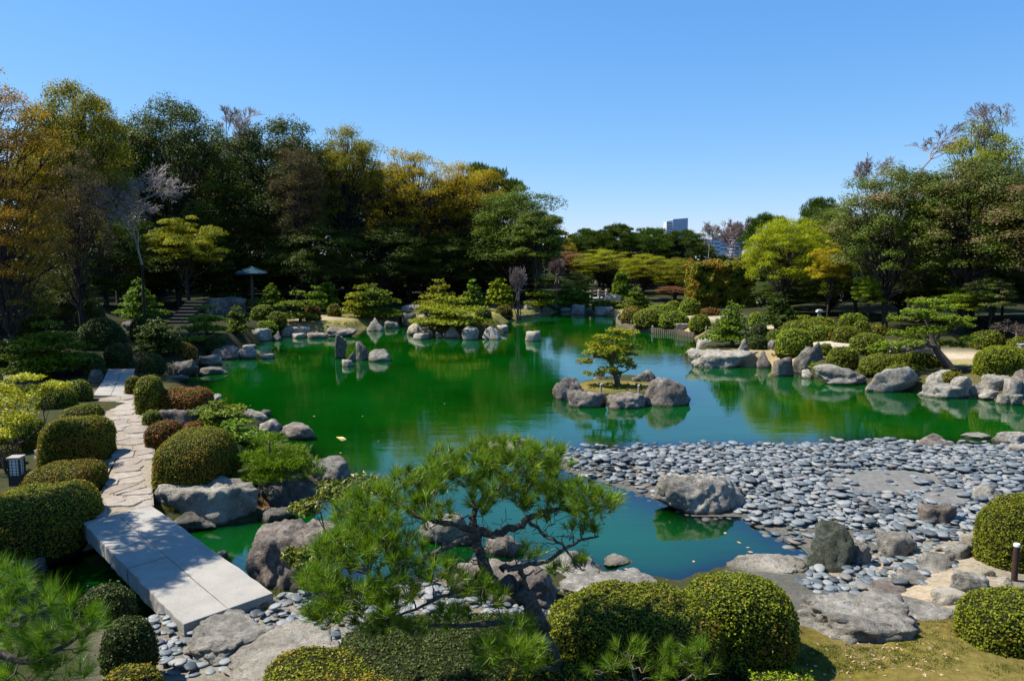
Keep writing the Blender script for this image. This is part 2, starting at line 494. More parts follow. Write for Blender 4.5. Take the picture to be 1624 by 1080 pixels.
M['woodpale'] = simple('pale_timber', (0.36,0.30,0.23), 0.85, 0.2, 0.3, 8)
M['black'] = simple('black_metal', (0.012,0.012,0.013), 0.5, 0.5, 0.2, 20)
M['white'] = simple('white_pane', (0.62,0.62,0.60), 0.6, 0.3, 0.06, 5, 0.1)
M['brownpaint'] = simple('brown_paint', (0.045,0.022,0.018), 0.5, 0.4, 0.25, 16)
M['roofblue'] = simple('blue_grey_sheet_roof', (0.022,0.055,0.075), 0.9, 0.1, 0.25, 6)
M['mortar'] = simple('path_mortar', (0.25,0.205,0.15), 0.95, 0.1, 0.25, 9, 0.6, 0.02)
M['concrete'] = simple('rough_ground_concrete', (0.145,0.14,0.125), 0.9, 0.15, 0.3, 7, 0.7, 0.03)
M['koi'] = simple('yellow_koi_skin', (0.75,0.48,0.14), 0.4, 0.5, 0.4, 14)
M['tower'] = simple('tower_cladding', (0.36,0.42,0.50), 0.5, 0.4, 0.1, 0.05, 0.0)
M['towerlight'] = simple('tower_pale_cladding', (0.55,0.56,0.58), 0.6, 0.4, 0.1, 0.05, 0.0)
M['glassdark'] = simple('dark_window_band', (0.16,0.20,0.27), 0.25, 0.5, 0.1, 0.1, 0.0)
M['litter'] = simple('dead_leaf_litter', (0.42,0.28,0.18), 0.9, 0.1, 0.5, 30)

def pathstone():
    m, nt, out = nmat('path_flagstone')
    tc = N(nt, 'ShaderNodeTexCoord'); oi = N(nt, 'ShaderNodeObjectInfo')
    nz = noise_(nt, tc.outputs['Object'], 5, 7, 0.75); g = noise_(nt, tc.outputs['Object'], 40, 4, 0.8)
    b = ramp(nt, oi.outputs['Random'], [(0, (0.25,0.205,0.16)), (0.5, (0.31,0.26,0.205)), (1, (0.36,0.315,0.26))])
    col = mixc(nt, 1.0, b, ramp(nt, nz, [(0.3, (0.7,0.7,0.7)), (0.7, (1.2,1.2,1.2))]), 'MULTIPLY')
    principled(nt, out, col, 0.9, 0.2, bump(nt, g, 0.5, 0.01, bump(nt, nz, 0.8, 0.04)))
    return m
M['flag'] = pathstone()

# leaf pigments
M['az_g'] = leafmat('azalea_leaf_olive', (0.05,0.068,0.003), (0.15,0.185,0.006), (0.26,0.29,0.012), 0.22, 0.5, 0.18, (0.22,0.14,0.012), 0.15, 1.1)
M['az_b'] = leafmat('azalea_leaf_bronze', (0.052,0.060,0.003), (0.165,0.165,0.006), (0.28,0.25,0.012), 0.2, 0.5, 0.15, (0.26,0.15,0.012), 0.3, 1.6)
M['az_r'] = leafmat('azalea_leaf_rust', (0.06,0.045,0.006), (0.19,0.12,0.010), (0.30,0.17,0.02), 0.2, 0.5, 0.18, (0.32,0.13,0.02), 0.5, 2.2)
M['az_y'] = leafmat('azalea_leaf_bright', (0.07,0.10,0.004), (0.19,0.25,0.007), (0.31,0.35,0.014), 0.25, 0.5, 0.18)
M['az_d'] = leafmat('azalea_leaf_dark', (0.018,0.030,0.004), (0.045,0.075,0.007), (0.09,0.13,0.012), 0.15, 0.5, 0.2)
M['core'] = simple('hedge_inner_twigs', (0.018,0.020,0.006), 0.95, 0.1, 0.6, 30, 0.8, 0.03)
M['pn'] = leafmat('pine_needle', (0.05,0.09,0.005), (0.13,0.20,0.008), (0.23,0.30,0.014), 0.22, 0.5, 0.15)
M['pn_y'] = leafmat('pine_needle_golden', (0.09,0.11,0.005), (0.24,0.27,0.008), (0.38,0.38,0.014), 0.22, 0.5, 0.15)
M['pn_d'] = leafmat('pine_needle_dark', (0.020,0.040,0.005), (0.06,0.10,0.010), (0.11,0.16,0.014), 0.18, 0.5, 0.15)
M['pn_fg'] = leafmat('pine_needle_fresh', (0.045,0.10,0.005), (0.125,0.235,0.010), (0.29,0.40,0.028), 0.28, 0.4, 0.3)
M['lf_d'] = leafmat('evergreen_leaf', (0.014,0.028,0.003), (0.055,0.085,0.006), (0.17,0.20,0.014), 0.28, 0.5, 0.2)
M['lf_m'] = leafmat('green_leaf', (0.03,0.045,0.003), (0.085,0.125,0.006), (0.18,0.22,0.014), 0.35, 0.5, 0.2)
M['lf_l'] = leafmat('fresh_green_leaf', (0.07,0.11,0.004), (0.19,0.26,0.007), (0.32,0.38,0.014), 0.42, 0.5, 0.2)
M['lf_y'] = leafmat('yellow_leaf', (0.18,0.16,0.008), (0.44,0.38,0.014), (0.64,0.53,0.025), 0.5, 0.5, 0.15, (0.20,0.22,0.010), 0.3, 0.35)
M['lf_t'] = leafmat('turning_leaf', (0.08,0.10,0.006), (0.23,0.25,0.012), (0.40,0.37,0.022), 0.45, 0.5, 0.15, (0.36,0.20,0.02), 0.25, 0.3)
M['lf_o'] = leafmat('orange_leaf', (0.10,0.06,0.005), (0.28,0.15,0.008), (0.48,0.22,0.015), 0.42, 0.5, 0.15, (0.18,0.16,0.008), 0.35, 0.4)
M['lf_rb'] = leafmat('red_brown_leaf', (0.10,0.045,0.02), (0.20,0.09,0.035), (0.30,0.14,0.05), 0.35, 0.5, 0.25)
M['lf_pk'] = leafmat('green_leaf_with_pinkish_seed', (0.03,0.055,0.005), (0.10,0.145,0.008), (0.20,0.23,0.016), 0.32, 0.45, 0.25, (0.28,0.17,0.10), 0.28, 1.1)
M['lf_br'] = leafmat('brown_green_leaf', (0.03,0.03,0.006), (0.085,0.065,0.012), (0.14,0.09,0.02), 0.25, 0.5, 0.25)
M['cam'] = leafmat('camellia_leaf', (0.05,0.075,0.006), (0.14,0.18,0.012), (0.30,0.32,0.04), 0.25, 0.4, 0.3, (0.28,0.12,0.05), 0.03, 6)
M['grass'] = leafmat('grass_blade', (0.05,0.07,0.01), (0.12,0.14,0.02), (0.24,0.23,0.05), 0.3, 0.5, 0.2)
M['lf_b'] = leafmat('bright_maple_leaf', (0.11,0.14,0.004), (0.29,0.33,0.006), (0.46,0.48,0.012), 0.45, 0.5, 0.15)
M['lf_ly'] = leafmat('lime_maple_leaf', (0.16,0.19,0.004), (0.40,0.42,0.006), (0.60,0.58,0.02), 0.35, 0.45, 0.3)

def groundmat():
    m, nt, out = nmat('garden_ground')
    at = N(nt, 'ShaderNodeAttribute'); at.attribute_name = 'cover'
    tc = N(nt, 'ShaderNodeTexCoord'); P = tc.outputs['Object']
    n1 = noise_(nt, P, 1.1, 8, 0.7); n2 = noise_(nt, P, 12, 8, 0.75); n3 = noise_(nt, P, 60, 3, 0.8)
    col = mixc(nt, 1.0, at.outputs['Color'], ramp(nt, n2, [(0.3, (0.55,0.55,0.5)), (0.7, (1.35,1.3,1.25))]), 'MULTIPLY')
    col = mixc(nt, 1.0, col, ramp(nt, n1, [(0.3, (0.72,0.78,0.7)), (0.7, (1.2,1.12,1.05))]), 'MULTIPLY')
    sp = ramp(nt, n3, [(0.62, (0, 0, 0)), (0.68, (1, 1, 1))])
    col = mixc(nt, math_(nt, 'MULTIPLY', sp, 0.3), col, (0.30,0.22,0.13))
    principled(nt, out, col, 0.95, 0.1, bump(nt, n3, 0.5, 0.02, bump(nt, n2, 0.7, 0.05)))
    return m
M['ground'] = groundmat()

def watermat():
    m, nt, out = nmat('pond_water')
    at = N(nt, 'ShaderNodeAttribute'); at.attribute_name = 'v'     # water depth in metres
    tc = N(nt, 'ShaderNodeTexCoord')
    mp = N(nt, 'ShaderNodeMapping'); mp.inputs['Scale'].default_value = (0.55, 1.5, 1)
    nt.links.new(tc.outputs['Object'], mp.inputs[0])
    w1 = noise_(nt, mp.outputs[0], 0.9, 3, 0.5, 0.3); w2 = noise_(nt, mp.outputs[0], 5.0, 3, 0.6)
    calm = noise_(nt, tc.outputs['Object'], 0.12, 2, 0.5)
    h = math_(nt, 'ADD', math_(nt, 'MULTIPLY', w1, 0.6), math_(nt, 'MULTIPLY', w2, math_(nt, 'MULTIPLY', calm, 0.35)))
    nb = bump(nt, h, 1.0, 0.009)
    fr = N(nt, 'ShaderNodeFresnel'); fr.inputs['IOR'].default_value = 2.0; nt.links.new(nb, fr.inputs['Normal'])
    gl = N(nt, 'ShaderNodeBsdfGlossy'); gl.inputs['Roughness'].default_value = 0.015
    gl.inputs['Color'].default_value = (0.95, 0.98, 1, 1); nt.links.new(nb, gl.inputs['Normal'])
    # turbid body: green algae water, clear where shallow
    tb = math_(nt, 'SUBTRACT', 1.0, math_(nt, 'POWER', 2.718, math_(nt, 'MULTIPLY', at.outputs['Fac'], -1.6)))
    cl = noise_(nt, tc.outputs['Object'], 0.22, 3, 0.5)
    body = N(nt, 'ShaderNodeBsdfDiffuse')
    nt.links.new(ramp(nt, cl, [(0.3, (0.0003,0.034,0.0006)), (0.7, (0.001,0.064,0.003))]), body.inputs[0])
    tr = N(nt, 'ShaderNodeBsdfTransparent'); tr.inputs[0].default_value = (0.70, 0.92, 0.88, 1)
    mb = N(nt, 'ShaderNodeMixShader'); nt.links.new(tb, mb.inputs[0]); nt.links.new(tr.outputs[0], mb.inputs[1]); nt.links.new(body.outputs[0], mb.inputs[2])
    mx = N(nt, 'ShaderNodeMixShader'); nt.links.new(fr.outputs[0], mx.inputs[0]); nt.links.new(mb.outputs[0], mx.inputs[1]); nt.links.new(gl.outputs[0], mx.inputs[2])
    nt.links.new(mx.outputs[0], out.inputs[0])
    return m
M['water'] = watermat()

# ------------------------------------------------------------------ setting: ground and water
def axis(parts):
    a = []
    for s, e, st in parts: a += list(np.arange(s, e - 1e-6, st))
    return np.array(a + [parts[-1][1]])
xs = axis([(-3000,-400,520),(-400,-80,40),(-80,-40,4),(-40,-12,0.6),(-12,16,0.17),(16,44,0.6),(44,80,4),(80,400,40),(400,3000,520)])
ys = axis([(-1500,-100,280),(-100,0,10),(0,6,0.6),(6,24,0.17),(24,50,0.33),(50,85,0.5),(85,130,5),(130,430,50),(430,5430,500)])
XX, YY = np.meshgrid(xs, ys)
PP = np.stack([XX.ravel(), YY.ravel()], 1)
HH = height(PP)
nx, ny = len(xs), len(ys)
ii = (np.arange(ny - 1)[:, None] * nx + np.arange(nx - 1)[None, :]).ravel()
GF = np.stack([ii, ii + 1, ii + nx + 1, ii + nx], 1)
# what covers the ground, in real colours, plus shade painted under the left wood
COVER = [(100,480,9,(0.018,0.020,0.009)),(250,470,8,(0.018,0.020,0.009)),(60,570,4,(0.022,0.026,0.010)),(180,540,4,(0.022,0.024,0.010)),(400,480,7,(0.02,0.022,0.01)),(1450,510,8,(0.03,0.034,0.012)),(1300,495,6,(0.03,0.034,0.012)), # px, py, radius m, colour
 (600,505,4,(0.20,0.19,0.06)),(560,512,2.5,(0.22,0.20,0.07)),(530,512,2.5,(0.20,0.18,0.06)),(440,512,2.0,(0.30,0.22,0.11)),(500,505,2,(0.36,0.30,0.22)),
 (640,505,2,(0.12,0.10,0.05)),(790,500,3,(0.20,0.20,0.06)),(830,497,3,(0.22,0.21,0.07)),(800,487,3,(0.30,0.26,0.15)),(860,492,3,(0.15,0.17,0.05)),
 (945,490,3,(0.22,0.22,0.08)),(975,497,2.5,(0.26,0.24,0.10)),(1000,518,1.2,(0.17,0.19,0.05)),(1040,523,1.4,(0.34,0.26,0.15)),(1080,526,1.6,(0.36,0.28,0.17)),
 (1100,505,2.5,(0.42,0.37,0.30)),(1085,500,1.5,(0.42,0.37,0.30)),(1235,562,1.6,(0.40,0.31,0.17)),(1215,560,1.2,(0.36,0.28,0.16)),(1325,545,2.2,(0.46,0.42,0.36)),
 (1300,540,1.5,(0.44,0.40,0.34)),(1355,548,1.2,(0.44,0.40,0.34)),(1525,565,1.6,(0.48,0.40,0.32)),(1530,575,1.0,(0.30,0.26,0.12)),(1550,602,1.2,(0.13,0.11,0.05)),
 (1600,585,1.0,(0.20,0.16,0.10)),(1500,600,.8,(0.08,0.08,0.03)),(1590,600,.7,(0.09,0.085,0.035)),(1400,590,1.0,(0.05,0.06,0.02)),(1222,520,1.0,(0.40,0.35,0.28)),
 (1350,1040,1.0,(0.13,0.095,0.03)),(1290,1060,.5,(0.09,0.07,0.04)),(1430,1055,1.0,(0.17,0.135,0.022)),(1390,1020,.4,(0.22,0.17,0.10)),(1480,1020,.5,(0.12,0.08,0.03)),(1500,1000,.6,(0.18,0.13,0.03)),(1560,1065,.6,(0.11,0.085,0.04)),(1250,1070,.8,(0.13,0.12,0.02)),(1445,1030,.3,(0.22,0.20,0.02)),(1600,1075,1.2,(0.17,0.14,0.04)),
 (1440,925,0.8,(0.38,0.31,0.23)),(1480,930,0.8,(0.40,0.33,0.25)),(1520,890,1.0,(0.34,0.29,0.23)),(1380,910,0.6,(0.36,0.30,0.23)),(1590,870,1.0,(0.32,0.28,0.22)),
 (400,1000,1.0,(0.27,0.24,0.20)),(300,1060,0.8,(0.22,0.20,0.17)),(560,960,1.2,(0.26,0.22,0.18)),(250,1000,0.6,(0.20,0.18,0.15)),(640,960,1.4,(0.25,0.22,0.18)),
 (190,760,0.9,(0.40,0.32,0.22)),(200,720,0.9,(0.40,0.32,0.22)),(200,670,1.0,(0.38,0.31,0.22)),(190,620,1.0,(0.24,0.20,0.15)),
 (960,612,0.9,(0.22,0.20,0.05)),(1010,612,0.8,(0.26,0.20,0.06)),(930,612,0.6,(0.20,0.15,0.05)),(700,515,1.2,(0.20,0.17,0.06)),(740,515,1.5,(0.16,0.13,0.05)),
 (300,538,1.5,(0.10,0.11,0.03)),(370,530,1.2,(0.14,0.13,0.04)),(432,803,0.25,(0.22,0.12,0.06))]
cov = np.tile(np.array([0.045, 0.050, 0.020]), (len(PP), 1))
dB_, iB_ = pdist(PP, BEACH)
cov[iB_ | (dB_ < 1.0)] = (0.12, 0.117, 0.108)
for px, py, r, c in COVER:
    x, y, z = ground(px, py)
    d = np.hypot(PP[:, 0] - x, PP[:, 1] - y)
    w = np.clip(1.5 - d / r, 0, 1)[:, None]
    cov = cov * (1 - w) + np.array(c) * w
cov[HH < -0.02] = (0.10, 0.095, 0.06)
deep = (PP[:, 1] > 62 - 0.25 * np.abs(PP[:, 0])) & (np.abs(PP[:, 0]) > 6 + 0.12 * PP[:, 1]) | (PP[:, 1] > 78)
deep |= (PP[:, 0] < -13 - .04 * PP[:, 1]) & (PP[:, 1] > 26)  # floor of the left wood darkened in colour, standing in for shade
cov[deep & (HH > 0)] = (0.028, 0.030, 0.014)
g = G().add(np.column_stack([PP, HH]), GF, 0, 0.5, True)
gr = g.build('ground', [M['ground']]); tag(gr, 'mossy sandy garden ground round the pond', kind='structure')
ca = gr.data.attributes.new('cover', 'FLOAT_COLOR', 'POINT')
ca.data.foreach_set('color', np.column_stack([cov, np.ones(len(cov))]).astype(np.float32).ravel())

wx = axis([(-24, 26, 0.3)]); wy = axis([(6.5, 75, 0.3)])
WX, WY = np.meshgrid(wx, wy)
WP = np.stack([WX.ravel(), WY.ravel()], 1)
wh = height(WP)
ii = (np.arange(len(wy) - 1)[:, None] * len(wx) + np.arange(len(wx) - 1)[None, :]).ravel()
wf = np.stack([ii, ii + 1, ii + len(wx) + 1, ii + len(wx)], 1)
keep = (wh[wf].min(1) < 0.02)
g = G().add(np.column_stack([WP, np.zeros(len(WP))]), wf[keep], 0, np.maximum(0, -wh), True)
tag(g.build('pond_water', [M['water']]), 'green pond water mirroring trees and blue sky', kind='structure')
# ------------------------------------------------------------------ rocks
def rock_shape(seed, style, sub, depth):
    rng = np.random.default_rng(seed)
    V, Fc = ico(sub)
    n = rng.integers(9, 15)
    pn = unit(rng.normal(size=(n, 3))); pd = rng.uniform(0.62, 0.95, n)
    p = {'round': 7, 'block': 16, 'flat': 14, 'point': 16, 'upright': 18, 'dome': 5}[style]
    if style in ('flat', 'block'):
        pn = np.vstack([pn, [[rng.normal() * .07, rng.normal() * .07, 1]]]); pd = np.append(pd, 0.5)
        pn[:n, 2] *= 0.45
    if style == 'block':
        a = rng.uniform(-.3, .3)
        q = [[math.cos(a), math.sin(a), .1], [-math.cos(a), -math.sin(a), .15], [-math.sin(a), math.cos(a), .1], [math.sin(a), -math.cos(a), .12]]
        pn = np.vstack([pn, q]); pd = np.append(pd, [.8, .8, .7, .7])
    if style == 'upright':
        pn[:, 2] *= 0.35
        pn = np.vstack([pn, [[.25, 0, 1]]]); pd = np.append(pd, 0.9)
    if style == 'point':
        pn = np.vstack([[[.75, .1, .62], [-.7, .1, .68], [.05, -.75, .6], [0, .7, .7]], pn[:6]]); pd = np.append([.5, .52, .5, .55], pd[:6] + .1)
    if style == 'point': pn[:, :2] += rng.normal(0, .22, (1, 2)); pn += rng.normal(0, .13, pn.shape)
    pn = unit(pn)
    dt = np.maximum(V @ pn.T / pd, 1e-4)
    r = (dt ** p).sum(1) ** (-1.0 / p)
    r = np.minimum(r, 1.35)
    off = rng.uniform(0, 60, 3)
    nz = fnoise(V * r[:, None], 1.5, off, 3)
    rg = 1 - np.abs(fnoise(V * r[:, None], 2.9, off + 9, 3))
    r = r * (1 + 0.17 * nz - 0.15 * (rg - 0.7))
    if sub >= 4:
        r = r * (1 + 0.022 * fnoise(V * r[:, None], 8.0, off + 5, 3))
    P = V * r[:, None]
    P[:, :2] /= np.abs(P[:, :2]).max(0)
    zt = P[:, 2].max()
    P[:, 2] = P[:, 2] / zt
    P[:, 0] *= 0.5; P[:, 1] *= 0.5 * depth
    P[:, 2] = (P[:, 2] + 0.25) / 1.25
    return P, Fc

rock_id = 0
def rock(x0, y0, x1, y1, style, depth, tone, label, z=0.0, name=None, group='rocks set round the pond'):
    global rock_id
    rock_id += 1
    size = max(x1 - x0, y1 - y0)
    sub = 5 if size > 110 else 4 if size > 34 else 3
    P, Fc = rock_shape(1000 + rock_id * 7, style, sub, depth)
    X, Y, Z, sw, sh = fit((x0, y0, x1, y1), P[P[:, 2] > 0.0], z)
    P = P * np.array([sw, sw, sh])
    low = P[:, 2] < 0
    P[low, 2] = np.maximum(P[low, 2] * 1.0, -0.6) - (0.12 if sh < .3 else 0.2) * np.clip(-P[low, 2] / 0.1, 0, 1)
    if sub == 5:
        nn = fnoise(P, 2.6 , (rock_id, 3, 1), 5)
        P += unit(P) * (0.03 * nn)[:, None]
    if name is None:
        name = {'flat': 'flat_stone', 'upright': 'standing_stone', 'point': 'pointed_rock'}.get(style, 'boulder')
    g = G().add(P, Fc, 0, 0.5, True)
    o = g.build(name, [M['rock_' + tone]], None, (X, Y, Z))
    tag(o, label, 'rock', group)
    return o
NA = None  # stands on the ground rather than in the water
ROCKS = [
 # islets in the water
 (531,529,550,569,'upright',.8,'d','tall narrow upright stone standing in the green water, taller of a pair'),
 (564,541,584,572,'upright',.8,'d','shorter blunt upright stone in the green water beside a tall one'),
 (550,557,565,571,'point',.9,'d','small dark stone wedged between two upright stones in the pond'),
 (584,553,620,573.5,'round',.8,'g','rounded grey boulder in the water next to the two upright stones'),
 (542,569.5,561,579.5,'flat',.9,'p','small flat pale stone in the water before the upright stones'),
 (412,560.5,436,568,'flat',.9,'p','thin flat pale stone lying alone just above the green water'),
 (833,524.5,858,538,'block',.8,'p','single pale blocky rock alone in the middle of the pond'),
 # far left shore
 (517,517,568,534,'dome',.5,'b','broad dark purplish dome boulder at the lawn edge'),
 (582,504,609,521,'point',.8,'p','pale wedge shaped rock at the lawn edge beyond the upright stones'),
 (609,509,633,520.5,'block',.7,'g','low grey rock beside the pale wedge rock at the inlet'),
 (634,482,675,497,'flat',.8,'g','large flat topped rock above the inlet between the pines',NA),
 (614,498,640,513,'block',.8,'d','dark craggy rock in the shade at the back of the inlet'),
 (636,496,661,513.5,'block',.8,'d','dark blocky rock under the large flat topped rock'),
 (647,508,654,515,'round',.9,'p','tiny pale rock in the shaded inlet'),
 (325,470,392,502,'block',.7,'d','huge dark flat topped boulder before the garden shelter',NA),
 (409,494,428,509,'upright',.9,'g','small squared grey stone among clipped shrubs near the path',NA),
 (391,520,432,541,'block',.7,'g','grey angular boulder at the water edge below the low pines'),
 (432,525,447,539,'point',.9,'d','small dark rock between two shoreline boulders below the pines'),
 (445,517,493,534.5,'block',.6,'g','long grey shoreline rock beneath the leaning pine trunk'),
 (463,528,487,535,'flat',.7,'p','low flat pale slab at the water line below the leaning pine'),
 (487,527,520,535.5,'flat',.7,'b','low flat stone next to the purplish dome boulder'),
 (364,534,394,542,'flat',.8,'d','flat dark rock between bronze shrub and grey angular boulder'),
 (333,547,381,570,'round',.7,'b','purplish rounded boulder in the water below the low pines'),
 (375,548,408,568.5,'round',.8,'g','grey boulder joined to the purplish one at its pond end'),
 (312,562,354,580,'dome',.7,'g','grey striped dome rock in the water below the purplish boulder'),
 (315,581,364,595.5,'flat',.7,'d','low flat dark rock reaching furthest into the pond by the small cove'),
 (286,554,308,573,'point',.8,'g','pointed grey rock rising over the cove'),
 (262,569,316,598,'round',.7,'d','big dark rounded boulder at the cove with pale crest'),
 (255,594,301,606,'flat',.7,'d','low dark ledge rock under the big dark cove boulder'),
 (315,556,334,563,'flat',.8,'p','small flat stone squeezed between the cove rocks'),
 (308,546,327,558,'round',.8,'g','small grey rock beside the rust coloured shrub'),
 (349,533,367,548,'point',.8,'g','leaning triangular grey rock behind the purplish boulder'),
 (384,546,407,551.5,'flat',.7,'g','thin grey slab in the water near the grey boulder'),
 (227,575,262,592,'round',.8,'d','dark rock in shade beside the far path slab'),
 (216,589,245,598,'flat',.8,'d','dark flat rock at the cove corner above the clipped hedge'),
 # near left shore
 (371,647,426,668,'dome',.6,'p','pale smooth rock with dark hollow at the water beyond the near pines'),
 (410,649,431,661,'round',.8,'d','small dark rounded rock tucked behind the pale smooth rock'),
 (401,664,448,696,'dome',.8,'g','large smooth grey dome beside the branch of a near pine'),
 (440,669,501,697,'dome',.7,'b','smooth brownish dome rock furthest out in the water near shore'),
 (366,686,424,712,'round',.8,'g','grey rock seen through the twigs of the middle near pine'),
 (337,624,352,635,'round',.8,'p','small pale rock at the end of the bronze hedge'),
 (247,648,320,678,'block',.6,'b','jagged purplish boulder lying in the bronze hedge by the path',.4),
 (243,754,411,834,'block',.5,'p','huge pale grey boulder at the end of the slab bridge'),
 (400,738,503,805,'dome',.8,'d','dark ridged boulder with lichen under the lowest near pine'),
 (470,722,557,768,'block',.9,'g','angular grey boulder leaning out over the green water'),
 (412,803,468,830,'round',.8,'d','small dark rock low in the gap between the two huge boulders'),
 (387,821,545,935,'block',.95,'b','large tilted angular boulder between slab bridge and camellia'),
 (270,810,347,845,'round',.7,'d','dark shaded rock under the huge pale boulder by the bridge'),
 (343,872,362,884,'round',.9,'g','small round rock at the waterside edge of the slab bridge'),
 (288,963,441,1056,'flat',1.15,'g','big flat stepping stone at the near end of the slab bridge',NA),
 (357,995,558,1110,'flat',1.1,'p','pale flat stepping stone cut off at the bottom of the view',NA),
 (705,884,888,978,'round',.7,'b','large weathered rock behind the trunk of the big near pine'),
 (820,882,962,942,'dome',.8,'g','grey rounded rock at the pool edge behind the pine'),
 (872,900,1087,980,'dome',.8,'g','long smooth sloping rock between the pool and round shrub'),
 (957,877,1004,898,'dome',.8,'p','small pale rock half submerged at the pool edge'),
 (757,695,848,722,'flat',.5,'p','pale long rock at the water line just over the pine top'),
 (662,812,752,864,'dome',.8,'g','grey boulder seen through the needles of the big pine'),
 (768,842,830,884,'round',.8,'b','small rock seen between the branches of the big pine'),
 # beach
 (1035,750,1183,817,'dome',.6,'g','big rounded boulder at the edge of the pebble beach and pool'),
 (1148,882,1283,922,'dome',.7,'p','low pale rounded rock behind the round clipped shrub'),
 (1279,822,1356,910,'upright',.7,'m','upright dark greenish stone standing at the pool edge'),
 (1445,687,1517,711,'point',.6,'b','brown and white rock at the far edge of the pebble beach'),
 (1523,685,1573,697,'flat',.6,'g','thin flat grey rock in the water off the pebble beach'),
 (1574,684,1640,703,'flat',.5,'g','grey rock in the water cut by the edge of the view'),
 (1594,702,1640,720,'flat',.5,'p','flat pale rock on the pebbles cut by the edge of the view',.05),
 (1454,796,1518,839,'block',.8,'b','grey brown block shaped rock standing on the pebbles',.12),
 (1532,767,1601,798,'round',.7,'g','rough low rock on the pebbles beside the clipped dome shrub',.1),
 (1388,838,1455,883,'block',.8,'g','square grey rock on the pebbles next to the upright stone',.14),
 (1348,855,1383,892,'flat',.9,'g','small flat rock leaning beside the upright greenish stone',.14),
 (1260,937,1462,1028,'flat',.9,'g','very large flat stone at the border of pebbles and moss',NA),
 (1410,944,1517,996,'flat',1.1,'g','flat worn stone behind the very large one at the moss edge',NA),
 (1372,915,1452,952,'flat',1.1,'b','worn flat stone sunk in sand between pebbles',NA),
 (1413,901,1483,931,'dome',.8,'g','low rounded stone in the middle of the dry pebble area',NA),
 (1452,874,1524,910,'dome',.8,'g','broad low stone next to the steel blue pebbles',NA),
 (1498,858,1547,890,'flat',.8,'g','low flat grey stone under the big clipped dome',NA),
 (1545,898,1584,926,'round',.8,'y','rounded cream coloured stone beside the brown post',.38),
 (1568,914,1614,940,'point',.8,'y','pale cream broken stone at the foot of the brown post',.42),
 (1474,930,1542,959,'flat',.7,'y','flat cream stone in the sandy ground near the clipped cube',NA),
 (1506,903,1570,938,'flat',.7,'g','flat dark stone leaning against the cream stone',NA),
 (1456,982,1486,1004,'round',.9,'g','small rock at the end of the very large flat stone',.4),
 (1523,844,1548,864,'flat',.9,'y','small cream stone at the foot of the clipped dome',.28),
 # pine islet
 (876,598,932,632,'point',.8,'b','low rock at the outer end of the little pine island'),
 (899,618,963,645,'block',.6,'b','squared front rock of the little pine island'),
 (962,621,1029,648,'round',.7,'b','low front rock in the middle of the little pine island'),
 (1017,598,1096,645,'round',.7,'b','largest rounded boulder of the little pine island'),
 (991,586,1046,611,'point',.7,'d','dark sloping rock at the back of the little pine island',.1),
 (935,595,977,612,'round',.8,'d','dark rock behind the little island pine trunk',.1),
 # right shore
 (1087,552,1203,583,'flat',.45,'p','very long flat pale rock jutting into the pond'),
 (1104,533,1137,554,'block',.8,'p','pale block behind the very long flat rock'),
 (1199,556,1224,582,'point',.8,'b','small peaked rock at the end of the long flat rock'),
 (1226,566,1259,591,'flat',.5,'b','low brown ledge stone below the dry lawn'),
 (1256,542,1311,593,'point',.8,'d','tall dark leaning rock with fern at its foot'),
 (1217,539,1231,555,'round',.8,'g','small grey rock beside the clipped dome shrub',NA),
 (1288,577,1378,610,'dome',.55,'g','long grey ribbed boulder with azaleas behind'),
 (1372,581,1458,621,'dome',.6,'g','big pale grey boulder of arched outline on the shore'),
 (1467,586,1545,614,'dome',.6,'g','grey boulder in front of the leaning pine foot',NA),
 (1454,607,1546,632,'flat',.6,'g','low grey boulder at the waterline below the pine foot'),
 (1531,605,1586,630,'round',.6,'g','grey shoreline rock next to a small pale stone'),
 (1555,593,1606,612,'block',.6,'g','grey rock at the back of the shoreline group',NA),
 (1603,585,1645,617,'dome',.7,'b','tall grey rock at the very edge of the view',NA),
 (1506,596,1542,612,'round',.9,'g','small grey rock between the shoreline boulders under the leaning pine',NA),
 (1548,612,1590,634,'round',.8,'g','broad grey rock at the waterline beside the tall grey rock'),
 (1590,600,1622,626,'block',.8,'g','blocky grey rock behind the low rock in the shallow',NA),
 (1579,624,1624,642,'flat',.7,'g','low grey rock lying in the shallow by the bank'),
 (1271,585,1289,600,'round',.8,'g','little grey rock at the foot of the dark leaning rock'),
 (1578,611,1592,627,'upright',.8,'p','small pale upright stone at the waterline'),
 (1405,545,1482,570,'dome',.4,'d','dark arched rock behind the leaning pine arm',NA),
 (1171,537,1188,554,'point',.8,'g','grey rock between two dark clipped shrubs',NA),
 # middle peninsula
 (645,513,676,531,'dome',.7,'y','cream smooth rock at the tip of the middle peninsula'),
 (661,498,686,512,'flat',.8,'b','reddish flat rock behind the peninsula tip',NA),
 (678,503,706,521,'dome',.8,'b','tawny rounded rock on the middle peninsula',.15),
 (657,517,688,536,'dome',.7,'b','grey brown dome rock at the front of the peninsula tip'),
 (655,528,680,537,'flat',.7,'p','low pale stone at the water before the dome rock'),
 (690,526,702,536,'round',.9,'p','small pale stone between the dome and the pale peaked rock'),
 (702,516,729,536,'point',.8,'p','pale peaked rock at the middle of the peninsula front'),
 (732,517,760,535,'block',.7,'p','mottled upright block on the peninsula front'),
 (765,518,794,535,'point',.7,'p','mottled sloping rock on the peninsula front'),
 (785,515,806,525,'block',.7,'p','pale low rock at the outer end of the peninsula'),
 (751,508,778,517,'flat',.7,'g','flat grey stone on top of the peninsula bank',.2),
 (829,474,859,491,'round',.8,'g','big round boulder under the pine on the far lawn',NA),
 (861,478,888,490,'dome',.7,'d','low dark boulder in shade at the far shore',NA),
 (814,491,828,500,'round',.8,'g','small grey rock on the far lawn edge',NA),
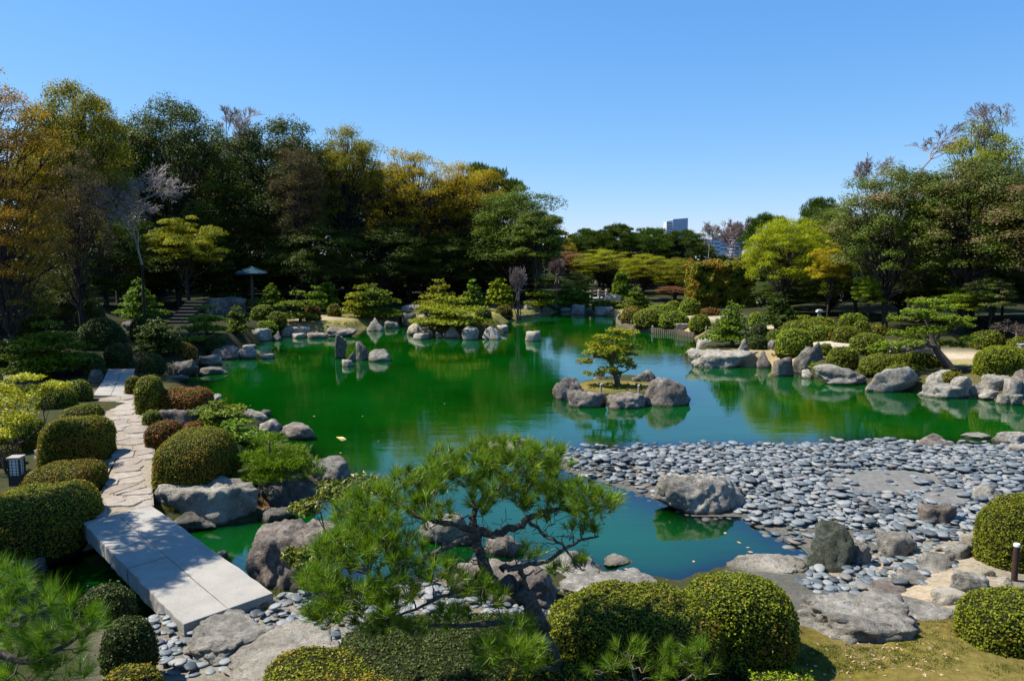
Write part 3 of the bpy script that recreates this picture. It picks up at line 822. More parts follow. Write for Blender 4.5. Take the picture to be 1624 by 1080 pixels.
 (905,482,928,496,'block',.8,'g','light grey craggy rock where the stream enters'),
 (887,487,906,493,'flat',.7,'g','low stone beside the craggy rock at the stream'),
 (943,486,973,492.5,'flat',.7,'g','flat slab on the far bank before the low hedge',NA),
 (1059,512,1096,521,'flat',.7,'p','flat pale stepping slab on the log edged bank',NA),
 # shade at the left
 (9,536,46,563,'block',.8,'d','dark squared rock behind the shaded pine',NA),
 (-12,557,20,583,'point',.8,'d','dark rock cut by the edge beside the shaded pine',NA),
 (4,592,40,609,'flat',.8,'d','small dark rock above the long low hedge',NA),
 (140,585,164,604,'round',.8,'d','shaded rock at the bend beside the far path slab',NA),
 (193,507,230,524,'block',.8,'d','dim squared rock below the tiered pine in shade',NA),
 (298,518,316,528,'flat',.8,'p','pale stone at the foot of the stone steps',NA),
 (53,702,145,734,'dome',.6,'g','smooth grey rock between two clipped hedges by the lamp',.6),
 (-8,822,15,868,'round',.8,'d','dark rock in the shaded gully at the edge of view',.1),
 (30,876,78,914,'block',.8,'d','dim rock in the gully under the lamp hedge',.0),
]
for r in ROCKS:
    z = r[8] if len(r) > 8 else 0.0
    if len(r) > 8 and r[8] is NA: z = None
    rock(*r[:8], z=z)

# ------------------------------------------------------------------ clipped shrubs
def lod(D, px, lo):            # real size that shows as px render pixels, never under lo
    return max(lo, px * D / 738.0)

def hedge(x0, y0, x1, y1, mat, depth, label, p=2.5, z=NA, yaw=0.0, name='azalea_shrub', cat='shrub', lump=0.10, vert=0.30, dens=1.0, group='clipped shrubs round the pond', leaf=None):
    global rock_id
    rock_id += 1
    rng = np.random.default_rng(5000 + rock_id)
    size = max(x1 - x0, y1 - y0)
    V, Fc = ico(4 if size > 40 else 3)
    r = (np.abs(V[:, 0]) ** p + np.abs(V[:, 1]) ** p + np.abs(V[:, 2]) ** p) ** (-1 / p)
    P = V * r[:, None]
    P[:, 0] *= 0.5; P[:, 1] *= 0.5 * depth
    P[:, 2] = (P[:, 2] + vert) / (1 + vert)
    c, s = math.cos(yaw), math.sin(yaw)
    P[:, :2] = np.stack([P[:, 0] * c - P[:, 1] * s, P[:, 0] * s + P[:, 1] * c], 1)
    X, Y, Z, sw, sh = fit((x0, y0, x1, y1), P[P[:, 2] > 0.02], z)
    P = P * np.array([sw, sw, sh])
    nrm = unit(V * np.array([1 / sw, 1 / (sw * depth), 1 / sh]))
    P = P + nrm * (fnoise(P, 1.1, (rock_id * 3, 0, 0), 2) * lump * min(sw, 1.6) * 0.6)[:, None]
    P[:, 2] = np.maximum(P[:, 2], -0.15)
    D = Y
    ls = leaf or lod(D, 1.55, 0.032)
    g = G()
    g.add(P * np.array([0.985, 0.985, 0.985]), Fc, 1, 0.5, True)
    A, B, C = P[Fc[:, 0]], P[Fc[:, 1]], P[Fc[:, 2]]
    cr = np.cross(B - A, C - A); area = np.linalg.norm(cr, axis=1) / 2
    cen = (A + B + C) / 3
    # no leaves where nothing could be seen from any place in front
    wgt = area * (cen[:, 2] > -0.02)
    n = int(min(17000, 2.0 * dens * wgt.sum() / (ls * ls * 0.5)))
    k = rng.choice(len(Fc), n, p=wgt / wgt.sum())
    u, w = rng.random(n), rng.random(n); m = u + w > 1; u[m] = 1 - u[m]; w[m] = 1 - w[m]
    pos = A[k] + (B - A)[k] * u[:, None] + (C - A)[k] * w[:, None]
    fn = unit(cr[k])
    fn *= np.sign((fn * (pos - P.mean(0))).sum(1))[:, None]
    tuf = fnoise(pos, 1.0 / max(ls * 2.6, 0.05), (1, 2, rock_id), 1) if n < 30000 else 0
    pos = pos + fn * (ls * (0.5 * tuf + rng.uniform(-0.45, 0.5, n)))[:, None]
    stray = rng.random(n) < 0.025
    pos[stray] += fn[stray] * rng.uniform(0.3, 1.6, stray.sum())[:, None] * ls
    ln = unit(fn * 0.75 + rng.normal(size=(n, 3)) * 0.62 + np.array([0, 0, 0.25]))
    lv, lf = leaves(pos, ln, ls, rng, 0.62, 0.08)
    a = np.clip(0.5 + 0.35 * tuf + rng.normal(0, 0.22, n), 0, 1)
    g.add(lv, lf, 0, np.repeat(a, 4))
    o = g.build(name, [M[mat], M['core']], None, (X, Y, Z))
    tag(o, label, cat, group)
    return o
HEDGES = [
 # near left, beside the path
 (57,657,186,742,'az_b',1.16,'large rounded bronze green azalea bulging onto the stone path',3.4,0.50),
 (96,640,163,669,'az_g',1.40,'small low domed azalea at the path above the large bronze one',2.3,0.50),
 (58,613,122,657,'az_g',1.24,'olive azalea dome behind the bright yellow maple',2.3,0.50),
 (100,604,147,642,'az_g',1.40,'dark olive azalea dome next to the far path slab',2.3,0.50),
 (-30,580,82,608,'az_g',0.78,'long low hedge in front of the shaded pine',3.4,0.50),
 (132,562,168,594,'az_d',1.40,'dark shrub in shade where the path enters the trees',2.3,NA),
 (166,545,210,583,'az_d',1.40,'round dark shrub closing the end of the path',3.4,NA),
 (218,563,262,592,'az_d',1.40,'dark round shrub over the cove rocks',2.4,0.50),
 (35,727,172,800,'az_b',1.24,'bronze tipped hedge right behind the garden lamp',3.4,0.50),
 (-60,764,165,890,'az_b',1.08,'big box shaped bronze hedge in front of the garden lamp',3.4,0.25),
 (-12,706,36,742,'az_b',1.40,'small bronze dome behind the lamp hedge cut by the edge',2.4,0.50),
 (-40,655,75,722,'az_g',1.24,'shaded hedge under the bright yellow maple',2.5,0.50),
 # between path and pond
 (198,597,224,628,'az_b',1.40,'small dome at the corner of the bronze hedge by the path slab',3.4,0.50),
 (214,596,262,660,'az_b',1.60,'upright bronze hedge end at the path corner',3.4,0.50),
 (238,613,338,656,'az_r',0.93,'rust topped hedge stretching out to the pond',3.4,0.50),
 (225,650,255,678,'az_g',1.55,'small green dome next to the jagged purplish boulder',2.4,0.50),
 (229,668,288,714,'az_r',1.40,'rust coloured shrub beside the path below the purplish boulder',3.4,0.50),
 (243,679,378,780,'az_b',1.40,'largest box shaped azalea between stone path and pond',3.4,0.50),
 (300,700,392,748,'az_d',0.93,'dark trailing end of the largest box shaped azalea',2.5,0.35),
 (388,708,434,730,'az_r',1.24,'small rust shrub among the near shore rocks',2.4,0.20),
 (290,668,322,680,'az_r',1.40,'small rust shrub at the foot of the purplish boulder',2.4,0.50),
 # foreground
 (1078,902,1263,1062,'az_g',.9,'large round clipped azalea next to the sloping rock',2.7,.75),
 (868,930,1150,1085,'az_g',.7,'wide clipped azalea hedge behind the big pine trunk',2.6,.85),
 (520,985,900,1125,'az_d',.7,'low dark hedge spreading under the big pine boughs',2.5,.8),
 (420,1046,640,1120,'az_b',.7,'yellowish low hedge at the bottom of the view below the stepping stones',2.5,.85),
 (815,1052,985,1120,'az_b',.8,'small yellow green hedge top at the bottom below the pine trunk',2.5,.95),
 (160,976,250,1075,'az_d',.9,'dark glossy round shrub beside the foreground pine boughs',2.5,.6),
 (155,1054,258,1120,'az_b',.8,'bronze round shrub top at the bottom edge beside dark pebbles',2.5,.8),
 (120,925,216,1000,'az_d',.8,'dark shrub behind the foreground pine in the gully shade',2.4,.4),
 (1546,783,1700,916,'az_g',.8,'large clipped dome at the edge of the pebble beach',2.5,.4),
 (1515,934,1690,1050,'az_g',.8,'squared clipped azalea on the moss in front of the brown post',3.2,.7),
 (1180,1062,1300,1110,'az_y',.8,'low mossy clump on the ground below the round clipped azalea',2.2,.7),
 # right shore
 (1078,473,1111,500,'az_y',.9,'bright green globe shrub in front of the tall square hedge',2.3,NA),
 (985,490,1020,511,'az_b',.8,'brownish shrub at the log edged point of the far bank',2.6,NA),
 (988,487,1016,497,'az_r',.7,'pink topped shrub behind the brownish one at the point',2.3,NA),
 (1004,490,1062,517,'az_y',.7,'bright broad clipped shrub on the log edged bank',2.5,NA),
 (1046,494,1092,518,'az_y',.8,'bright clipped shrub joined to the broad one on the log bank',2.5,NA),
 (1030,483,1077,497,'az_y',.7,'low bright green mound behind the broad clipped shrub',2.2,NA),
 (1055,478,1080,494,'az_y',.8,'small green mound between the maple trunk and globe shrub',2.3,NA),
 (1093,499,1128,524,'az_y',.9,'bright dome shrub with dark hollow near the stepping slab',2.4,NA),
 (1110,489,1141,501,'az_r',.8,'low reddish brown shrub under the tall square hedge',2.3,NA),
 (1187,496,1217,516,'az_y',.8,'light green dome between two spreading pines',2.4,NA),
 (1188,513,1219,537,'az_d',.8,'dark shrub under the spreading pine',2.4,NA),
 (1185,533,1219,554,'az_d',.8,'dark clipped shrub beside a grey rock at the pine foot',2.5,NA),
 (1130,536,1173,555,'az_d',.7,'dark low shrub on the very long flat rock',2.5,.15),
 (1216,523,1243,543,'az_g',.8,'small olive dome by the gravel path',2.3,NA),
 (1229,523,1289,562,'az_y',.9,'big round clipped shrub on the dry lawn',2.6,NA),
 (1238,508,1322,528,'az_g',.6,'long clipped mound behind the big round shrub',2.4,NA),
 (1276,516,1331,541,'az_g',.7,'rounded clipped mound above the gravel path',2.5,NA),
 (1318,518,1365,543,'az_g',.7,'clipped mound at the end of the gravel path row',2.5,NA),
 (1350,509,1381,535,'az_g',.8,'small globe shrub behind the gravel path',2.3,NA),
 (1376,516,1408,533,'az_b',.8,'low brownish mound next to the small globe shrub',2.3,NA),
 (1346,529,1408,564,'az_g',.8,'wide clipped azalea behind the pine arm',2.5,NA),
 (1310,550,1363,583,'az_g',.8,'clipped azalea above the long ribbed boulder',2.6,NA),
 (1296,545,1322,564,'az_g',.9,'small azalea beside the dark leaning rock',2.3,NA),
 (1361,559,1500,594,'az_g',.35,'long clipped azalea bank in front of the dark arched rock',2.7,.35),
 (1400,576,1470,604,'az_g',.6,'low azalea cushion between the long bank and the arched boulder',2.4,NA),
 (1490,590,1530,606,'az_b',.8,'small brownish cushion at the foot of the leaning pine',2.2,NA),
 (1541,550,1650,597,'az_y',.6,'big oblong clipped shrub at the right bank path',3.0,NA),
 (1538,524,1594,553,'az_g',.8,'round azalea with spent flowers behind the oblong shrub',2.4,NA),
 (1594,533,1650,558,'az_g',.8,'round azalea behind the little post lamp',2.4,NA),
 (1258,500,1291,514,'az_y',.8,'bright low ground shrub at the wood edge',2.2,NA),
 (1284,503,1322,519,'az_y',.7,'bright fresh shrub before the tree trunks',2.2,NA),
 (1331,497,1375,521,'lf_l',.8,'glossy green shrub under the trees behind the globe shrub',2.2,NA),
 # far left shore
 (393,473,418,493,'az_y',.9,'yellow green dome shrub beside the huge dark boulder',2.3,NA),
 (398,484,435,509,'az_g',.8,'clipped dome shrub behind the small squared stone',2.4,NA),
 (484,484,509,509,'az_r',.9,'reddish topped dome shrub under the pines',2.5,NA),
 (519,482,541,502,'az_b',.9,'brown olive dome shrub beside the far path',2.4,NA),
 (425,494,455,518,'az_g',.8,'round shrub in front of the leaning pine',2.4,NA),
 (405,508,442,527,'az_y',.6,'loose bright shrub above the grey angular boulder',2.2,.4),
 (299,477,325,495,'az_g',.9,'small dark green dome beside the stone steps',2.3,NA),
 (264,543,312,568,'az_r',.7,'rust brown shrub above the pointed cove rock',2.3,.45),
 (324,533,362,558,'az_d',.8,'dark trailing shrub behind the purplish boulder',2.4,.3),
 (787,484,812,504,'az_b',.9,'bronze globe shrub on the far lawn by the bare shrub',2.4,NA),
 (752,489,779,509,'az_d',.8,'dark shrub in the shade of the peninsula pine',2.5,NA),
 (664,490,680,503,'az_g',.9,'small green dome at the peninsula rocks',2.4,NA),
 (939,476,990,490,'az_g',.4,'low clipped hedge on the far bank below the footbridge',3.2,NA),
 (1010,478,1034,492,'az_g',.8,'dark green mound under the orange tinged maple',2.4,NA),
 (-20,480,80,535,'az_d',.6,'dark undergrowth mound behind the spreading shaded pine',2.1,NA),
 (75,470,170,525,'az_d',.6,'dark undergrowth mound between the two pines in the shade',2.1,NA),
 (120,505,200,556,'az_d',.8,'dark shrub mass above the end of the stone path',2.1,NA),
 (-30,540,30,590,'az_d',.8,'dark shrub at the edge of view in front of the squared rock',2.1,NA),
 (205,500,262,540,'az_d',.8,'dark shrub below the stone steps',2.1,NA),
]
for h in HEDGES:
    hedge(*h[:7], p=h[7], z=h[8])
# the tall square hedge: a leafy block
def tall_hedge():
    rng = np.random.default_rng(77)
    Y = 62.0
    a, b = at_y(1101, 495, Y), at_y(1196, 495, Y)
    ztop = at_y(1150, 419, Y)[2]; zb = float(height([[a[0], Y]])[0])
    w, d, h = b[0] - a[0], 3.0, ztop - zb
    g = G(); add_box(g, ((a[0] + b[0]) / 2, Y + d / 2, zb + h / 2 - .1), (w - .2, d - .2, h - .1), 1)
    n = 15000
    f = rng.choice(5, n, p=[.46, .2, .14, .1, .1]); u, v = rng.random(n), rng.random(n)
    pos = np.zeros((n, 3)); nn = np.zeros((n, 3))
    for k, (o, e1, e2, nm) in enumerate([((0,0,0),(w,0,0),(0,0,h),(0,-1,0)), ((0,0,h),(w,0,0),(0,d,0),(0,0,1)), ((0,0,0),(0,d,0),(0,0,h),(-1,0,0)), ((w,0,0),(0,d,0),(0,0,h),(1,0,0)), ((0,d,0),(w,0,0),(0,0,h),(0,1,0))]):
        m = f == k
        pos[m] = np.array(o) + u[m][:, None] * np.array(e1) + v[m][:, None] * np.array(e2); nn[m] = nm
    pos += np.array([a[0], Y, zb])
    tf = fnoise(pos, 1.3, (4, 4, 4), 3)
    pos += nn * (tf * .35 + rng.uniform(-.15, .15, n))[:, None]
    lv, lf = leaves(pos, unit(nn + rng.normal(size=(n, 3)) * .7 + [0, 0, .3]), 0.2, rng, .6, .1)
    g.add(lv, lf, 0, np.repeat(np.clip(.5 + tf * .5 + rng.normal(0, .2, n), 0, 1), 4))
    M['th'] = leafmat('tall_hedge_leaf', (0.05,0.055,0.004), (0.15,0.15,0.008), (0.25,0.22,0.015), .25, .5, .15, (0.26,0.14,0.012), .3, .5)
    tag(g.build('tall_hedge', [M['th'], M['core']]), 'tall square trimmed hedge of green and rust leaves', 'hedge')
tall_hedge()
# ------------------------------------------------------------------ trained pines
def crooked(a, b, rng, n=5, amp=0.08):
    a, b = np.asarray(a, float), np.asarray(b, float); L = np.linalg.norm(b - a)
    t = np.linspace(0, 1, n)[:, None]
    P = a + (b - a) * t
    if n < 3: return P
    P[1:-1] += rng.normal(size=(n - 2, 3)) * amp * L
    return P

def pine(x0, y0, x1, yc, base, label, mat='pn', levels=4, z=NA, depth=0.9, trunk_w=1.0, shape='cone', group='trained pines round the pond', dens=1.0, bark='bark_p'):
    """bbox of the crown in the photo, foot of the trunk at base; a layered garden pine"""
    global rock_id
    rock_id += 1
    rng = np.random.default_rng(9000 + rock_id)
    bx, by = base
    if z is NA: X, Y, z = ground(bx, by)
    else: X, Y = at_z(bx, by, z)
    k = Y / F
    H = (by - y0) * k * 1.03; Wd = (x1 - x0) * k * 1.1; cb = max(0.05, (by - yc) * k)
    cxo = ((x0 + x1) / 2 - bx) * k
    pads = []
    for l in range(levels):
        t = l / max(levels - 1, 1)
        zz = cb + (H - cb) * (0.10 + 0.83 * t)
        if shape == 'cone': R = 0.5 * Wd * (1.0 - 0.74 * t)
        elif shape == 'dome': R = 0.5 * Wd * math.sqrt(max(0.05, 1 - 0.85 * t * t))
        else: R = 0.5 * Wd * (0.75 + 0.25 * math.sin(t * 3.1)) * (1 - .5 * t)
        pr = max(0.18, R * (0.54 if l < levels - 1 else 0.95))
        m = 1 if R < 0.22 * Wd and l == levels - 1 else int(max(4, round(2.9 * R / pr * 1.25)))
        a0 = rng.uniform(0, 6.28)
        for j in range(m):
            a = a0 + j * 6.283 / m + rng.normal(0, .22)
            rr = (R - pr * 0.9) * rng.uniform(0.8, 1.0) if m > 1 else 0
            pads.append((cxo * (0.4 + .6 * (1 - t)) * 1.0 + math.cos(a) * rr, math.sin(a) * rr * depth, zz + rng.normal(0, .035 * H), pr * rng.uniform(.8, 1.15)))
        if m > 1: pads.append((cxo * .8, 0, zz + .02 * H, pr * 1.0))
    ph = max(0.08, min(0.11 * H, 0.12 * Wd))
    L = lod(Y, 3.0, 0.10); wd = lod(Y, 0.85, 0.008)
    g = G(); tot = 0
    P_, D_, A_ = [], [], []
    for (x, y, zz, r) in pads:
        n = int(dens * 2.0 * math.pi * r * r / (L * wd)) ; n = max(90, min(n, 1500))
        nt = max(8, n // 7)
        th = rng.uniform(0, 6.283, nt); rad = np.sqrt(rng.random(nt)) * r * (1 + .16 * np.sin(th * 3 + x * 9))
        top = np.sqrt(np.clip(1 - (rad / (r * 1.16)) ** 2, 0, 1))
        hz = ph * top * rng.uniform(-.1, 1.0, nt) ** 1.0
        tp = np.stack([x + np.cos(th) * rad, y + np.sin(th) * rad, zz + hz - ph * .3], 1)
        q = rng.integers(0, nt, n)
        out = np.stack([np.cos(th[q]) * rad[q] / r, np.sin(th[q]) * rad[q] / r, np.zeros(n)], 1)
        d = unit(out * .75 + np.array([0, 0, .55]) + rng.normal(size=(n, 3)) * .55)
        P_.append(tp[q] + rng.normal(size=(n, 3)) * L * .18); D_.append(d)
        A_.append(np.clip(.35 + .35 * (hz[q] / ph) + rng.normal(0, .18, n), 0, 1))  # needles coloured lighter towards the pad top, as if lit from above
    P_, D_, A_ = np.concatenate(P_), np.concatenate(D_), np.concatenate(A_)
    if Y > 17:
        bv, bf = leaves(P_, unit(np.array([0, 0, 1.0]) + rng.normal(size=P_.shape) * .55 + D_ * .35), L * .9, rng, .42, .05)
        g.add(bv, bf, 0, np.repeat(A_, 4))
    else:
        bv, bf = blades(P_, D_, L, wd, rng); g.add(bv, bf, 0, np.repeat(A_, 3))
    rt = root('trained_pine', (X, Y, z), label, 'pine tree', group)
    t = G()
    tw = 0.034 * H * trunk_w + 0.03
    topz = H * .88
    tr = crooked((0, 0, -.1), (cxo * .4, 0, topz), rng, 6, .05)
    add_tube(t, tr, np.linspace(tw * 1.3, tw * .25, 6), 7)
    for (x, y, zz, r) in pads:
        i = np.argmin(np.abs(tr[:, 2] - (zz - .12 * H - .05)))
        br = crooked(tr[i], (x, y, zz - ph * .25), rng, 4, .09)
        add_tube(t, br, np.linspace(tw * .42, tw * .12, 4), 4)
        for q in range(3):
            a = rng.uniform(0, 6.28)
            add_tube(t, crooked(br[2], (x + math.cos(a) * r * .6, y + math.sin(a) * r * .6, zz - ph * .1), rng, 3, .1), [tw * .2, tw * .13, tw * .06], 3)
    t.build('trunk', [M[bark]], rt); g.build('crown', [M[mat]], rt)
    return rt
PINES = [
 (291,486,360,525,(325,531),'spreading low pine left of a twin above the cove rocks','pn',3,'dome'),
 (350,487,402,524,(376,530),'small pine beside its twin before the huge dark boulder','pn',4,'cone'),
 (288,519,358,545,(322,552),'lowest creeping pine directly over the cove rocks','pn',2,'dome'),
 (314,445,397,482,(355,487),'dark pine behind the huge flat topped boulder','pn_d',4,'cone'),
 (408,449,453,492,(432,500),'tiered pine next to the garden shelter post','pn',5,'cone'),
 (434,465,504,508,(475,516),'pine with short dark leaning trunk at the shoreline','pn',3,'dome'),
 (480,457,522,490,(500,498),'pine between the leaning pine and the taller one','pn',4,'dome'),
 (500,441,543,484,(521,494),'tallest tiered pine on the far left lawn','pn',5,'cone'),
 (541,454,597,498,(572,503),'yellow green pine standing behind the lawn','pn_y',4,'dome'),
 (568,453,637,505,(578,511),'pine with dark trunk on the lawn near the pale wedge rock','pn',4,'dome'),
 (658,443,731,486,(697,497),'tall layered pine at the back of the middle peninsula','pn_y',4,'cone'),
 (652,474,778,512,(722,517),'wide sprawling pine covering the middle peninsula','pn_y',3,'dome'),
 (730,446,772,481,(750,492),'pine with grey branches behind the sprawling one','pn',4,'cone'),
 (771,443,817,482,(792,489),'golden green pine with dark trunk by the bare shrub','pn_y',5,'dome'),
 (832,449,888,484,(856,493),'pine over the round boulder on the far lawn','pn_y',3,'dome'),
 (882,448,930,483,(905,488),'pine at the far shore beside the stream mouth','pn',4,'dome'),
 (908,446,941,480,(926,485),'pine in front of the far footbridge','pn',4,'dome'),
 (962,428,1008,477,(985,484),'tall conical pine beside the yellow maples','pn',6,'cone'),
 (984,455,1032,489,(1010,492),'tiered pine in front of the bright maple trunk','pn',4,'cone'),
 (1117,480,1194,540,(1160,549),'broad pine on the flat rock headland','pn',5,'cone'),
 (1200,465,1271,515,(1230,524),'dense dome pine behind the olive dome shrub','pn_d',5,'cone'),
 (184,447,261,500,(222,512),'tiered pine catching light in the dark wood edge','pn',5,'cone'),
 (17,514,145,588,(78,596),'spreading pine with short dark trunk in the shaded corner','pn',5,'dome'),
 (216,512,288,566,(252,577),'dark pine above the path end','pn_d',5,'dome'),
 (670,470,715,495,(690,500),'small pine by the large flat topped rock','pn_y',3,'dome'),
]
for p in PINES:
    pine(*p[:7], levels=p[7], shape=p[8])
pine(303,633,397,672,(345,679),'near low pine beyond the box shaped azalea', 'pn', 3, .3, shape='dome', dens=1.2)
pine(315,664,430,712,(380,722),'near pine with twisted twigs over the box shaped azalea', 'pn', 3, .3, shape='dome', dens=1.0)
pine(378,692,508,755,(420,768),'nearest low pine hanging over the dark ridged boulder', 'pn', 3, .3, shape='dome', dens=1.2)

# pines whose limbs are laid out one by one
def custom_pine(foot, limbs, pads, label, mats, name, seed, z=None):
    rng = np.random.default_rng(seed)
    X, Y, z = ground(*foot) if z is None else (*at_z(*foot, z), z)
    k = Y / F
    def W(px, py, dy=0): return np.array([(px - foot[0]) * k, dy, (foot[1] - py) * k])
    rt = root(name, (X, Y, z), label, 'pine tree')
    t = G(); allp = []
    for pts, rad in limbs:
        P = np.array([W(*p) for p in pts]); add_tube(t, P, rad, 8); allp.append(P)
    skel = np.vstack(allp)
    g = G(); L, wd = lod(Y, 3.4, .11), lod(Y, .8, .01)
    for px, py, w, h, dy in pads:
        c = W(px, py, dy); r = w * k; ph = h * k * 1.5
        n = int(min(1600, max(250, 5.0 * r * r * 3.1 / (L * L * .4)))); nt = max(30, n // 8)
        th = rng.uniform(0, 6.283, nt); rad = np.sqrt(rng.random(nt)) * r * (1 + .15 * np.sin(3 * th + px))
        tp = np.stack([c[0] + np.cos(th) * rad, c[1] + np.sin(th) * rad * .8, c[2] + ph * (rng.random(nt) - .35) * np.sqrt(np.clip(1 - (rad / r) ** 2 * .85, .02, 1))], 1)
        q = rng.integers(0, nt, n)
        pos = tp[q] + rng.normal(size=(n, 3)) * L * .25
        bv, bf = leaves(pos, unit(rng.normal(size=(n, 3)) * .55 + [0, -.1, 1]), L * .9, rng, .36, .05)
        g.add(bv, bf, 0, np.repeat(np.clip(rng.normal(.5, .2, n) + .3 * (pos[:, 2] - c[2]) / ph, 0, 1), 4))  # upper needles get a lighter colour, painting light onto each pad
        dist = np.linalg.norm((skel - (c - [0, 0, .2])) * [1, 1, 1.3], axis=1); i = np.argmin(dist)
        b = crooked(skel[i], c - [0, 0, ph * .2], rng, 5, .08)
        add_tube(t, b, np.linspace(.042, .014, 5), 5)
        for _ in range(5):
            e = tp[rng.integers(0, nt)]; add_tube(t, crooked(b[3], e, rng, 3, .1), [.015, .01, .006], 3)
    t.build('trunk', [M[mats[0]]], rt); g.build('crown', [M[mats[1]]], rt)
custom_pine((1507,584), [([(1511,590,0),(1498,572,.05),(1487,558,.1),(1481,545,.15),(1478,530,.2),(1470,512,.2),(1467,492,.2),(1466,480,.2)], [.20,.16,.14,.11,.09,.07,.05,.03]),
   ([(1483,550,.1),(1462,546,-.2),(1440,550,-.4),(1418,555,-.5),(1395,557,-.5),(1378,553,-.5)], [.09,.075,.065,.05,.035,.02]),
   ([(1482,540,.1),(1495,532,.3),(1512,532,.3),(1528,540,.2)], [.06,.045,.035,.02])],
  [(1466,478,30,6,.2),(1440,492,24,5,-.4),(1495,490,24,5,.4),(1465,500,28,5,-.5),(1430,506,20,5,.5),(1510,505,26,5,0),(1530,516,20,5,.5),(1452,520,28,5,-.6),
   (1495,524,28,5,.6),(1425,528,20,5,0),(1524,535,20,5,-.4),(1395,543,22,5,-.5),(1425,541,22,5,-.6),(1378,551,16,5,-.5),(1506,546,18,5,.6),(1466,537,22,5,.8),(1408,552,14,4,-.4),(1525,548,16,4,.2)],
  'large spreading pine with leaning dark trunk and one long low pale arm', ('bark_fg', 'pn'), 'leaning_pine', 31)
custom_pine((978,612), [([(980,616,0),(978,600,0),(973,588,.05),(968,574,.05),(974,562,0),(972,550,0),(968,540,0),(980,530,0)], [.12,.10,.085,.075,.06,.05,.035,.02]),
   ([(970,572,.05),(955,566,.1),(943,566,.1),(928,572,.1)], [.045,.035,.028,.015]), ([(974,586,.05),(960,588,-.1),(945,592,-.15)], [.03,.022,.012]), ([(972,560,0),(990,556,.1),(1005,552,.1)], [.035,.025,.012])],
  [(992,526,22,5,0),(975,523,14,4,.1),(955,534,17,4,.1),(980,535,14,4,-.2),(950,548,24,6,.15),(975,551,24,6,-.25),(1002,550,17,5,.1),(940,557,16,5,-.2),(928,573,16,5,.1),(965,565,18,5,.2),(985,573,22,6,.1),(998,580,12,5,-.1),
   (942,591,17,6,-.15),(962,584,17,5,-.25),(975,592,12,4,.2),(1000,562,13,4,.2)],
  'golden leaning pine alone on the little pond island', ('bark_p', 'pn_y'), 'trained_pine', 33, .3)

# ------------------------------------------------------------------ tree meshes in unit size (crown width 1, height 1)
RMIN = [0.0]
def twig_tree(g, rng, base, tip, r0, levels, spread=.55, mat=0, kids=4, nseg=4, droop=0.0):
    """recursive bare limbs"""
    ends = []
    def grow(a, d, L, r, lv):
        b = a + d * L
        nseg = 3 if lv > 1 else 2
        P = crooked(a, b, rng, nseg, .05)
        add_tube(g, P, np.maximum(np.linspace(r, r * .6, nseg), RMIN[0]), 5 if lv > 2 else 3, mat)
        if lv == 0: ends.append(b); return
        n = kids if lv > 1 else kids + 1
        for i in range(n):
            t = rng.uniform(.45, 1.0) if i else 1.0
            s = P[0] + (P[-1] - P[0]) * t
            nd = unit(d + rng.normal(size=3) * spread + np.array([0, 0, .10 - droop]))
            grow(s, nd, L * rng.uniform(.58, .8), r * (.6 if i else .7), lv - 1)
    base, tip = np.array(base, float), np.array(tip, float)
    L = np.linalg.norm(tip - base)
    grow(base, unit(tip - base), L, r0, levels)
    return ends

